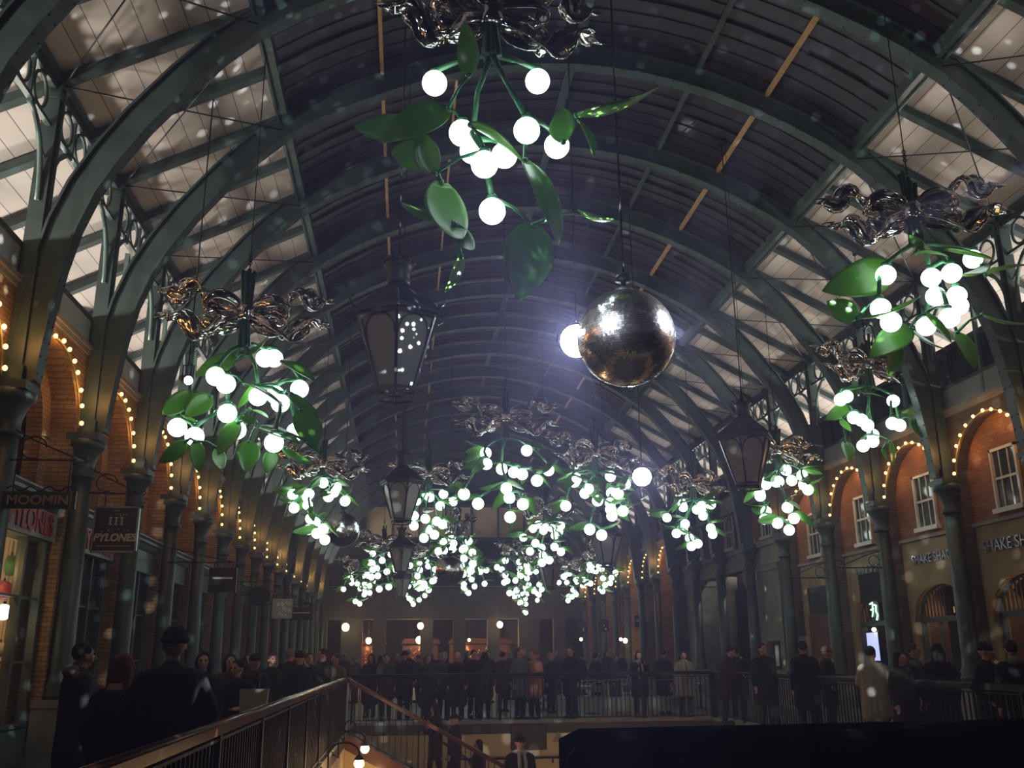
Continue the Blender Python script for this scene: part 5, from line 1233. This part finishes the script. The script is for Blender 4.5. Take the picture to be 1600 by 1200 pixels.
def make_pose(name, arms, lean=0.0, step=0.0, head_turn=0.0, hair='short', coat_len=0.62, hands=True, head_pitch=0.0, skirt=False):
    """arms: two lists (elbow, wrist) for x<0 and x>0; figure faces -Y"""
    hip, sh, nk = 0.93, 1.43, 1.50
    def L(p): # forward lean about the hip
        x, y, z = p
        if z > hip: dz = z - hip; return Vector((x, y - math.sin(lean) * dz, hip + math.cos(lean) * dz))
        return Vector(p)
    b = MB(); ct = MB(); tr_ = MB(); shoe = MB()
    # torso
    for (x0, z0, x1, z1, r0, r1) in ((-0.08, 0.95, -0.10, 1.36, 0.115, 0.10), (0.08, 0.95, 0.10, 1.36, 0.115, 0.10), (0, 0.95, 0, 1.36, 0.13, 0.12)):
        cap(b, L((x0, 0, z0)), L((x1, 0, z1)), r0, r1); cap(ct, L((x0, 0, z0)), L((x1, 0.01, z1 + 0.02)), r0 + 0.035, r1 + 0.035)
    cap(b, L((-0.15, 0, sh - 0.02)), L((0.15, 0, sh - 0.02)), 0.065, 0.065); cap(ct, L((-0.17, 0.0, sh - 0.03)), L((0.17, 0.0, sh - 0.03)), 0.085, 0.085)
    cap(b, L((0, 0.005, sh)), L((0, -0.01, 1.58)), 0.06, 0.052)
    cap(ct, L((0, 0.0, sh)), L((0, 0.01, 1.485)), 0.095, 0.078)
    # legs
    for s in (-1, 1):
        st_ = step * s; kn = (s * 0.10, -0.02 - st_ * 0.5, 0.5); an = (s * 0.105, 0.02 - st_, 0.09)
        cap(b, (s * 0.09, 0, 0.9), kn, 0.09, 0.058); cap(b, kn, an, 0.06, 0.04); cap(tr_, (s * 0.09, 0, 0.9), kn, 0.105, 0.075); cap(tr_, kn, an, 0.076, 0.062)
        cap(b, an, (s * 0.11, -0.12 - st_, 0.045), 0.045, 0.035); cap(shoe, (s * 0.105, 0.045 - st_, 0.06), (s * 0.115, -0.15 - st_, 0.045), 0.055, 0.045)
    tr_.sphere((0, 0, 0.92), 0.15, 14, 10, (1.1, 0.85, 0.7))
    # coat skirt
    if coat_len > 0.1:
        zb = hip - coat_len * 0.6 + 0.1
        for s in (-1, 0, 1): cap(ct, (s * 0.08, 0, 0.97), (s * 0.11, 0, max(0.3, zb)), 0.15, 0.15 if not skirt else 0.17)
    # arms and hands
    for s, (el, wr) in zip((-1, 1), arms):
        shd = L((s * 0.185, 0, sh - 0.03)); el = L(el); wr = L(wr)
        cap(b, shd, el, 0.05, 0.04); cap(b, el, wr, 0.04, 0.028); cap(ct, shd, el, 0.075, 0.062); cap(ct, el, wr - (wr - el).normalized() * 0.02, 0.062, 0.05)
        d = (wr - el).normalized(); side = d.cross(Vector((0, 0, 1))); side = side.normalized() if side.length > 0.2 else Vector((1, 0, 0)) * s
        if abs(d.z) > 0.8: side = Vector((0, 1, 0))
        nn = d.cross(side).normalized()
        palm = wr + d * 0.075; cap(b, wr + side * 0.014, palm + side * 0.022, 0.024, 0.022, 8); cap(b, wr - side * 0.014, palm - side * 0.022, 0.024, 0.022, 8)
        for f, ln in ((-1.5, 0.058), (-0.5, 0.074), (0.5, 0.080), (1.5, 0.070)):
            p0 = palm + side * 0.0195 * f + d * 0.012; p1 = p0 + d * ln * 0.55 + nn * 0.006 * s; p2 = p1 + d * ln * 0.35 - nn * 0.025
            b.tube([p0 - d * 0.01, p1, p2], [0.0105, 0.0098, 0.0085], 7)
        th0 = wr + side * 0.03 + d * 0.02; b.tube([th0, th0 + side * 0.028 + d * 0.03, th0 + side * 0.032 + d * 0.062 - nn * 0.01], [0.013, 0.012, 0.01], 7)
    # head
    hc = L((0, -0.02, 1.645)); hb = MB()
    hb.sphere((0, 0.012, 0.02), 0.1, 20, 14, (0.78, 0.95, 1.02)); cap(hb, (0, -0.015, -0.03), (0, -0.04, -0.085), 0.062, 0.036)
    hb.sphere((0, -0.05, -0.02), 0.06, 12, 10, (0.95, 0.75, 1.1)); hb.tube([(0, -0.088, 0.018), (0, -0.107, -0.012), (0, -0.116, -0.026), (0, -0.095, -0.033)], [0.009, 0.012, 0.016, 0.009], 8)
    hb.sphere((0, -0.094, -0.058), 0.02, 10, 6, (1.15, 0.5, 0.4)); hb.sphere((-0.03, -0.078, 0.034), 0.017, 8, 6, (1.3, .6, .5)); hb.sphere((0.03, -0.078, 0.034), 0.017, 8, 6, (1.3, .6, .5))
    for s in (-1, 1): hb.sphere((s * 0.08, 0.012, -0.005), 0.026, 10, 8, (0.35, 0.8, 1.15))
    hm = Matrix.Translation(hc) @ Matrix.Rotation(head_turn, 4, 'Z') @ Matrix.Rotation(lean * 0.5 - head_pitch, 4, 'X')
    b.add([hm @ Vector(v) for v in hb.v], hb.f, True)
    ey = MB()
    for s in (-1, 1): ey.sphere((s * 0.031, -0.088, 0.014), 0.0115, 8, 6, (1.2, 0.7, 0.75))
    E_ = MB(); E_.add([hm @ Vector(v) for v in ey.v], ey.f, True)
    hr = MB(); hr.sphere((0, 0.027, 0.042), 0.106, 20, 14, (0.83, 0.96, 0.93))
    if hair == 'long':
        for s in (-1, 0, 1): cap(hr, (s * 0.055, 0.055, 0.0), (s * 0.07, 0.075, -0.2), 0.055, 0.035)
        for s in (-1, 1): cap(hr, (s * 0.078, 0.0, 0.03), (s * 0.088, 0.0, -0.15), 0.026, 0.02)
    if hair == 'bun': hr.sphere((0, 0.12, 0.06), 0.05, 12, 8)
    if hair == 'hat': hr = MB(); hr.sphere((0, 0.012, 0.062), 0.108, 20, 14, (0.86, 1.0, 0.86)); hr.tube([(0.088 * math.cos(a), 0.012 + 0.1 * math.sin(a), 0.045) for a in [2 * PI * i / 20 for i in range(20)]], 0.018, 8, closed=True)
    if hair == 'cap': hr = MB(); hr.sphere((0, 0.012, 0.055), 0.105, 20, 14, (0.85, 1.0, 0.8)); hr.add([(x, y, z) for z in (0.05, 0.06) for x, y in ((-0.07, -0.07), (-0.06, -0.15), (0.06, -0.15), (0.07, -0.07))], [(0, 1, 2, 3), (7, 6, 5, 4), (0, 4, 5, 1), (1, 5, 6, 2), (2, 6, 7, 3), (3, 7, 4, 0)])
    # hair leaves the face clear
    keep = [Vector(v) for v in hr.v]
    if hair in ('short', 'long', 'bun'): keep = [Vector((v.x, max(v.y, -0.055 - 0.3 * max(0, v.z - 0.06)) if v.z < 0.09 else v.y, v.z)) if v.y < 0 and v.z > -0.02 else (Vector((v.x, max(v.y, 0.0), v.z)) if v.z <= -0.02 else v) for v in keep]
    H_ = MB(); H_.add([hm @ v for v in keep], hr.f, True)
    POSES[name] = dict(body=evaluated(b, 0.0085, 1), coat=evaluated(ct, 0.014, 3), trousers=evaluated(tr_, 0.014, 2), shoes=shoe.mesh('shoes', None), hair=evaluated(H_, 0.01, 1), eyes=E_.mesh('eyes', None), hm=hm, lean=L)
down = (((-0.25, 0.03, 1.15), (-0.24, -0.05, 0.9)), ((0.25, 0.03, 1.15), (0.24, -0.05, 0.9)))
pock = (((-0.30, 0.06, 1.17), (-0.21, -0.08, 0.98)), ((0.30, 0.06, 1.17), (0.21, -0.08, 0.98)))
phone = (((-0.26, -0.08, 1.17), (-0.10, -0.30, 1.42)), ((0.26, -0.08, 1.17), (0.10, -0.30, 1.42)))
bag = (((-0.25, 0.03, 1.15), (-0.24, -0.04, 0.9)), ((0.26, -0.0, 1.16), (0.12, -0.24, 1.12)))
leanr = (((-0.24, -0.12, 1.17), (-0.16, -0.38, 1.10)), ((0.24, -0.12, 1.17), (0.16, -0.38, 1.10)))
make_pose('stand_short', down); make_pose('stand_long', down, hair='long', coat_len=0.9, skirt=True); make_pose('pockets_hat', pock, hair='hat', head_turn=0.3)
make_pose('phone_long', phone, hair='long', head_pitch=0.12); make_pose('phone_short', phone, hair='short', head_pitch=0.12, coat_len=0.3); make_pose('lean_short', leanr, lean=0.28, hair='short')
make_pose('bag_bun', bag, hair='bun', head_turn=-0.4); make_pose('walk_cap', down, step=0.16, hair='cap', coat_len=0.3); make_pose('walk_long', bag, step=0.14, hair='long', coat_len=0.7)
BARE = {}
def person(x, y, rz, pose, h, label, coat, trousers=(0.02, 0.02, 0.025), hair=(0.03, 0.02, 0.015), z=0.0, group=None, extra=None):
    P = POSES[pose]; t = thing('person', label, 'person', (x, y, z), rz, group); t.scale = (h / 1.75,) * 3
    def part(nm, key, m):
        me = P[key]
        if len(me.materials) == 0: me.materials.append(m)
        o = bpy.data.objects.new(nm, me); C.objects.link(o); o.parent = t; o.material_slots[0].link = 'OBJECT'; o.material_slots[0].material = m; return o
    cn = lambda c: 'c%02d%02d%02d' % tuple(int(v * 99) for v in c)
    part('body', 'body', M['skin']); part('coat', 'coat', cloth(cn(coat), coat)); part('trousers', 'trousers', cloth(cn(trousers), trousers)); part('shoes', 'shoes', cloth('shoe', (0.015, 0.012, 0.01)))
    part('hat' if 'hat' in pose or 'cap' in pose else 'hair', 'hair', cloth(cn(hair), hair)); part('eyes', 'eyes', cloth('eye', (0.01, 0.008, 0.006)))
    if 'phone' in pose:
        MB().box(-0.04, 0.04, -0.395, -0.385, 1.44, 1.56).build('phone', 'black_iron', t)
    if extra == 'scarf':
        b = MB(); b.tube([(0.085 * math.cos(a), -0.01 + 0.085 * math.sin(a), 1.50 + 0.01 * math.sin(2 * a)) for a in [2 * PI * i / 18 for i in range(18)]], 0.036, 8, closed=True); b.tube([(0.04, -0.09, 1.5), (0.05, -0.17, 1.35), (0.05, -0.175, 1.1)], 0.03, 8); b.tube([(-0.04, -0.09, 1.5), (-0.06, -0.17, 1.32), (-0.06, -0.175, 1.02)], 0.03, 8)
        b.build('scarf', cloth('scarf', (0.45, 0.42, 0.4)), t)
    if extra == 'hood': MB().sphere((0, 0.09, 1.49), 0.10, 14, 10, (1.15, 0.8, 0.75)).build('hood', cloth('fur', (0.16, 0.13, 0.1)), t)
    if extra == 'collar': MB().lathe([(0.13, 1.39), (0.125, 1.46), (0.105, 1.53), (0.1, 1.53), (0.11, 1.46)], 18).build('collar', cloth('camel', (0.42, 0.25, 0.11)), t)
    return t
def P_at(px, Y): return onY(px, 1030, Y).x
D = (0.012, 0.012, 0.016)
# shopfront walkway, near to far: backs turned or looking up
person(P_at(193, 8.2), 8.2, 2.9, 'stand_long', 1.62, 'person with auburn hair and camel collar, back turned, on the shopfront walkway', (0.02, 0.016, 0.014), hair=(0.16, 0.06, 0.03), extra='collar')
person(P_at(270, 7.6), 7.6, 3.3, 'pockets_hat', 1.80, 'tall broad person in black coat and dark red hat, back turned, at the walkway centre', (0.008, 0.008, 0.01), hair=(0.035, 0.012, 0.012))
person(P_at(128, 10.2), 10.2, 2.2, 'stand_short', 1.74, 'dark-haired person with dark bag beside the stone plinth of a column', (0.03, 0.03, 0.03), extra='hood')
person(P_at(318, 12.6), 12.6, 0.2, 'stand_long', 1.66, 'person with bobbed dark hair facing the camera behind the tall dark hat', (0.03, 0.012, 0.012), hair=(0.015, 0.01, 0.01))
person(P_at(372, 12.9), 12.9, -0.1, 'bag_bun', 1.56, 'person looking up, black jacket, one hand at waist, next to a pale shopping bag', (0.012, 0.01, 0.01), hair=(0.015, 0.01, 0.01))
person(P_at(360, 14.6), 14.6, 0.3, 'stand_long', 1.64, 'person in dark red top just behind the one looking up', (0.06, 0.015, 0.015))
person(P_at(398, 14.2), 14.2, 0.6, 'walk_cap', 1.64, 'person in cap close to the railing behind the pale shopping bag', D, hair=(0.02, 0.02, 0.02))
person(P_at(425, 18.0), 18.0, 0.9, 'bag_bun', 1.66, 'person with grey-brown hair near the glowing slit window', D, hair=(0.12, 0.09, 0.07))
person(P_at(445, 18.6), 19.4, 3.0, 'stand_short', 1.74, 'person with pale short hair walking away on the shopfront walkway', (0.016, 0.016, 0.02), hair=(0.2, 0.18, 0.16))
person(P_at(468, 17.6), 17.6, 2.6, 'pockets_hat', 1.68, 'person in flat dark hat in the thick of the walkway crowd', D)
person(P_at(483, 21.0), 21.0, 0.4, 'stand_short', 1.68, 'person facing the camera behind the flat hat on the walkway', D, hair=(0.1, 0.06, 0.04))
person(P_at(505, 19.2), 19.2, -1.2, 'phone_short', 1.74, 'person beside the railing holding up a phone, near the stair head', (0.02, 0.014, 0.012), hair=(0.06, 0.04, 0.03))
person(P_at(525, 21.6), 21.6, -0.5, 'bag_bun', 1.66, 'person in olive-tan coat by the end of the shiny handrail', (0.13, 0.10, 0.05), hair=(0.08, 0.05, 0.03))
person(-4.0, 25.5, 0.3, 'stand_long', 1.68, 'person in dark coat far along the shopfront walkway, near the shop doors', D); person(-3.0, 27.0, 2.8, 'stand_short', 1.76, 'person walking away far along the shopfront walkway', D)
# paper bag carried on the walkway
p = onY(396, 1106, 12.4); t = thing('shopping_bag', 'pale yellow-green paper shopping bag held beside the railing', 'bag', (p.x, 12.4, p.z - 0.14))
MB().add([(-0.15, -0.06, 0), (0.15, -0.06, 0), (0.15, 0.06, 0), (-0.15, 0.06, 0), (-0.17, -0.07, 0.36), (0.17, -0.07, 0.36), (0.17, 0.07, 0.36), (-0.17, 0.07, 0.36)], [(3, 2, 1, 0), (0, 1, 5, 4), (1, 2, 6, 5), (2, 3, 7, 6), (3, 0, 4, 7)]).build('bag_body', cloth('paper', (0.42, 0.44, 0.26)), t)
MB().tube([(-0.07, -0.07, 0.36), (-0.06, -0.07, 0.5), (0.06, -0.07, 0.5), (0.07, -0.07, 0.36)], 0.005, 6).build('handle', cloth('cord2', (0.1, 0.08, 0.05)), t)
# behind the far railing
for px, Y, rz, pose, h, coat, hair, lb, ex in (
    (892, 25.6, -0.7, 'stand_short', 1.80, (0.012, 0.014, 0.02), (0.08, 0.05, 0.03), 'tall person in dark navy overcoat standing behind the far railing', None),
    (812, 25.4, 0.6, 'stand_short', 1.78, (0.10, 0.12, 0.15), (0.10, 0.07, 0.05), 'person in grey-blue jacket talking behind the far railing', None),
    (834, 25.5, -0.7, 'bag_bun', 1.72, (0.36, 0.16, 0.11), (0.20, 0.12, 0.06), 'person in salmon pink coat behind the far railing', None),
    (757, 25.9, 3.0, 'phone_long', 1.68, (0.012, 0.016, 0.02), (0.03, 0.02, 0.02), 'dark-jacketed person with phone, back to the far railing', None),
    (740, 26.6, 0.4, 'stand_short', 1.74, (0.01, 0.012, 0.018), (0.03, 0.02, 0.02), 'person in navy jacket between two others behind the far railing', None),
    (715, 25.7, -0.3, 'stand_long', 1.68, (0.012, 0.014, 0.014), (0.35, 0.2, 0.12), 'fair-haired person in black behind the far railing', None),
    (694, 26.2, 0.2, 'bag_bun', 1.68, (0.05, 0.05, 0.05), (0.3, 0.28, 0.26), 'grey-haired person behind the far railing', None),
    (668, 25.8, 0.5, 'stand_long', 1.62, (0.025, 0.035, 0.025), (0.10, 0.08, 0.07), 'person in dark green coat behind the far railing near the staircase', None),
    (632, 26.4, 2.9, 'pockets_hat', 1.72, D, (0.03, 0.01, 0.01), 'person in dark hat above the staircase behind the far railing', None),
    (604, 26.0, 0.1, 'stand_short', 1.66, (0.06, 0.05, 0.05), (0.03, 0.03, 0.03), 'person in grey top behind the upper stair', None),
    (580, 27.4, -0.3, 'stand_long', 1.66, D, (0.04, 0.02, 0.02), 'dark-coated person straight above the stair head lamp', None),
    (998, 25.5, 0.0, 'phone_long', 1.66, (0.012, 0.02, 0.02), (0.03, 0.02, 0.02), 'person in dark jacket holding a phone behind the far railing, portico side', 'scarf'),
    (1068, 25.4, 0.1, 'bag_bun', 1.66, (0.36, 0.32, 0.26), (0.03, 0.02, 0.02), 'person in cream jacket and dark scarf at the far corner of the railing', 'scarf'),
    (1036, 26.6, 2.6, 'stand_short', 1.72, (0.018, 0.016, 0.018), (0.04, 0.03, 0.02), 'person in black between phone holder and cream jacket', None),
    (960, 28.8, 1.0, 'stand_long', 1.6, (0.06, 0.05, 0.05), (0.12, 0.1, 0.09), 'person by the metal cafe tables beyond the far railing', None),
    (930, 30.5, 2.2, 'stand_short', 1.62, (0.015, 0.02, 0.018), (0.02, 0.02, 0.02), 'dark person behind the metal cafe tables', None),
    (860, 28.2, 0.7, 'bag_bun', 1.66, (0.02, 0.02, 0.03), (0.25, 0.18, 0.1), 'dark-coated person behind the salmon pink coat', None),
    (785, 29.0, 2.5, 'stand_short', 1.7, (0.05, 0.03, 0.025), (0.05, 0.03, 0.02), 'brown-jacketed person further behind the grey-blue jacket', None)):
    person(P_at(px, Y), Y, rz, pose, h, lb, coat, hair=hair, extra=ex)
# crowd beyond
rr = random.Random(21)
for i in range(26):
    px = 505 + i * 18.5 + rr.uniform(-5, 5); Y = rr.uniform(31, 46); coat = rr.choice([D, (0.03, 0.02, 0.02), (0.02, 0.03, 0.05), (0.06, 0.05, 0.04), (0.05, 0.02, 0.02)])
    hh = rr.choice([('dark-haired', (0.03, 0.02, 0.02)), ('brown-haired', (0.15, 0.1, 0.06)), ('grey-haired', (0.2, 0.18, 0.16))])
    person(P_at(px, Y), Y, rr.uniform(-3, 3), rr.choice(['stand_short', 'stand_long', 'pockets_hat', 'bag_bun', 'walk_long']), rr.uniform(1.6, 1.8), 'distant crowd person in %s, %s, standing %s' % ({D: 'black', (0.03, 0.02, 0.02): 'dark brown', (0.02, 0.03, 0.05): 'dark blue', (0.06, 0.05, 0.04): 'grey-brown', (0.05, 0.02, 0.02): 'dark red'}[coat], hh[0], ['by the end of the shiny handrail', 'above the staircase', 'below the middle far lantern', 'behind the fair-haired person', 'behind the salmon pink coat', 'beyond the tall navy overcoat', 'near the cafe tables'][min(6, int((px - 490) / 70))]), coat, hair=hh[1], group='distant crowd beyond the far railing')
# sash-window side walkway
for px, Y, rz, pose, h, coat, hair, lb, ex in (
    (1128, 22.6, 1.3, 'lean_short', 1.78, (0.035, 0.012, 0.02), (0.02, 0.015, 0.012), 'person in dark maroon jacket leaning on the railing, hands forward, beside the portico', None),
    (1150, 23.6, 2.6, 'phone_short', 1.74, (0.012, 0.014, 0.022), (0.02, 0.02, 0.02), 'dark figure turned away just behind the leaning person', None),
    (1192, 20.6, 0.1, 'stand_short', 1.80, (0.012, 0.014, 0.024), (0.06, 0.03, 0.02), 'bearded-looking person in dark blue jacket facing the camera before the pillar', None),
    (1256, 18.4, 2.9, 'stand_short', 1.80, (0.01, 0.012, 0.016), (0.02, 0.016, 0.014), 'broad dark-jacketed person with back turned before the brown shutter', None),
    (1292, 19.4, 0.9, 'pockets_hat', 1.70, (0.02, 0.02, 0.02), (0.16, 0.13, 0.1), 'person in pale knitted hat before the iron column', 'hood'),
    (1362, 15.6, 2.6, 'bag_bun', 1.68, (0.40, 0.36, 0.30), (0.02, 0.012, 0.01), 'person in white jacket with back turned by the lit doorway', None),
    (1406, 14.6, 0.3, 'stand_long', 1.60, (0.05, 0.04, 0.03), (0.04, 0.015, 0.01), 'person with long reddish hair facing the camera beside the white jacket', None),
    (1428, 15.8, 0.8, 'stand_short', 1.72, (0.015, 0.014, 0.014), (0.08, 0.05, 0.04), 'dark-jacketed person behind the long reddish hair', None),
    (1466, 14.4, 3.0, 'stand_long', 1.70, (0.01, 0.01, 0.012), (0.012, 0.01, 0.01), 'person with long black hair, back turned, before the slatted arch', None),
    (1540, 13.0, 0.5, 'pockets_hat', 1.70, (0.012, 0.01, 0.012), (0.02, 0.02, 0.02), 'person in dark cap-like hat near the picture edge on the sash-window side', None),
    (1582, 12.6, 3.0, 'stand_short', 1.72, (0.008, 0.008, 0.01), (0.02, 0.015, 0.012), 'person in black coat cut by the picture edge', 'hood')):
    person(P_at(px, Y), Y, rz, pose, h, lb, coat, hair=hair, extra=ex)
# on the stairs and at the bottom
def on_stair(x): return -rise * (int((x + 1.25) / run) + 1)
for x, y, pose, rz, coat, lb, ex, z in ((1.15, 22.5, 'walk_cap', -1.9, (0.02, 0.018, 0.02), 'dark person climbing the staircase behind its balusters', None, None), (0.75, 23.6, 'walk_long', -1.8, (0.02, 0.018, 0.02), 'second dark person on the staircase, one step behind', None, None),
                                 (1.75, 23.3, 'stand_long', -1.3, (0.04, 0.02, 0.025), 'person in dark maroon coat at the staircase middle handrail', None, -2.0)):
    person(x, y, rz, pose, 1.7, lb, coat, z=on_stair(x) if z is None else z, extra=ex)
p = onY(812, 1150, 17.0); person(p.x, 17.0, 0.2, 'walk_cap', 1.78, 'person in dark cap and patterned scarf coming up from the lower level', (0.03, 0.016, 0.016), hair=(0.015, 0.015, 0.015), z=p.z - 1.78, extra='scarf')
MB_ = MB().box(p.x - 0.8, p.x + 0.8, 16.4, 18.2, LZ, p.z - 1.78); struct('floor_platform', MB_, 'stone')
# screen glowing in the doorway near the white jacket
p = onY(1350, 1006, 20.5); t = thing('glowing_screen', 'bluish-white glowing screen seen beside the white jacket', 'screen', (WX - 0.05, Y0 + BAY * 3.5 + 0.1, 1.75)); mat('blue_screen', (0.4, 0.5, 1), 0.4, emit=(0.45, 0.5, 1.0), es=1.2)
MB().box(-0.02, 0, -0.3, 0.3, -0.35, 0.35).build('screen_face', 'blue_screen', t); MB().box(-0.01, 0.03, -0.34, 0.34, -0.39, 0.39).box(-0.01, 0.02, -0.03, 0.03, -1.75, -0.39).build('bezel', 'black_iron', t)
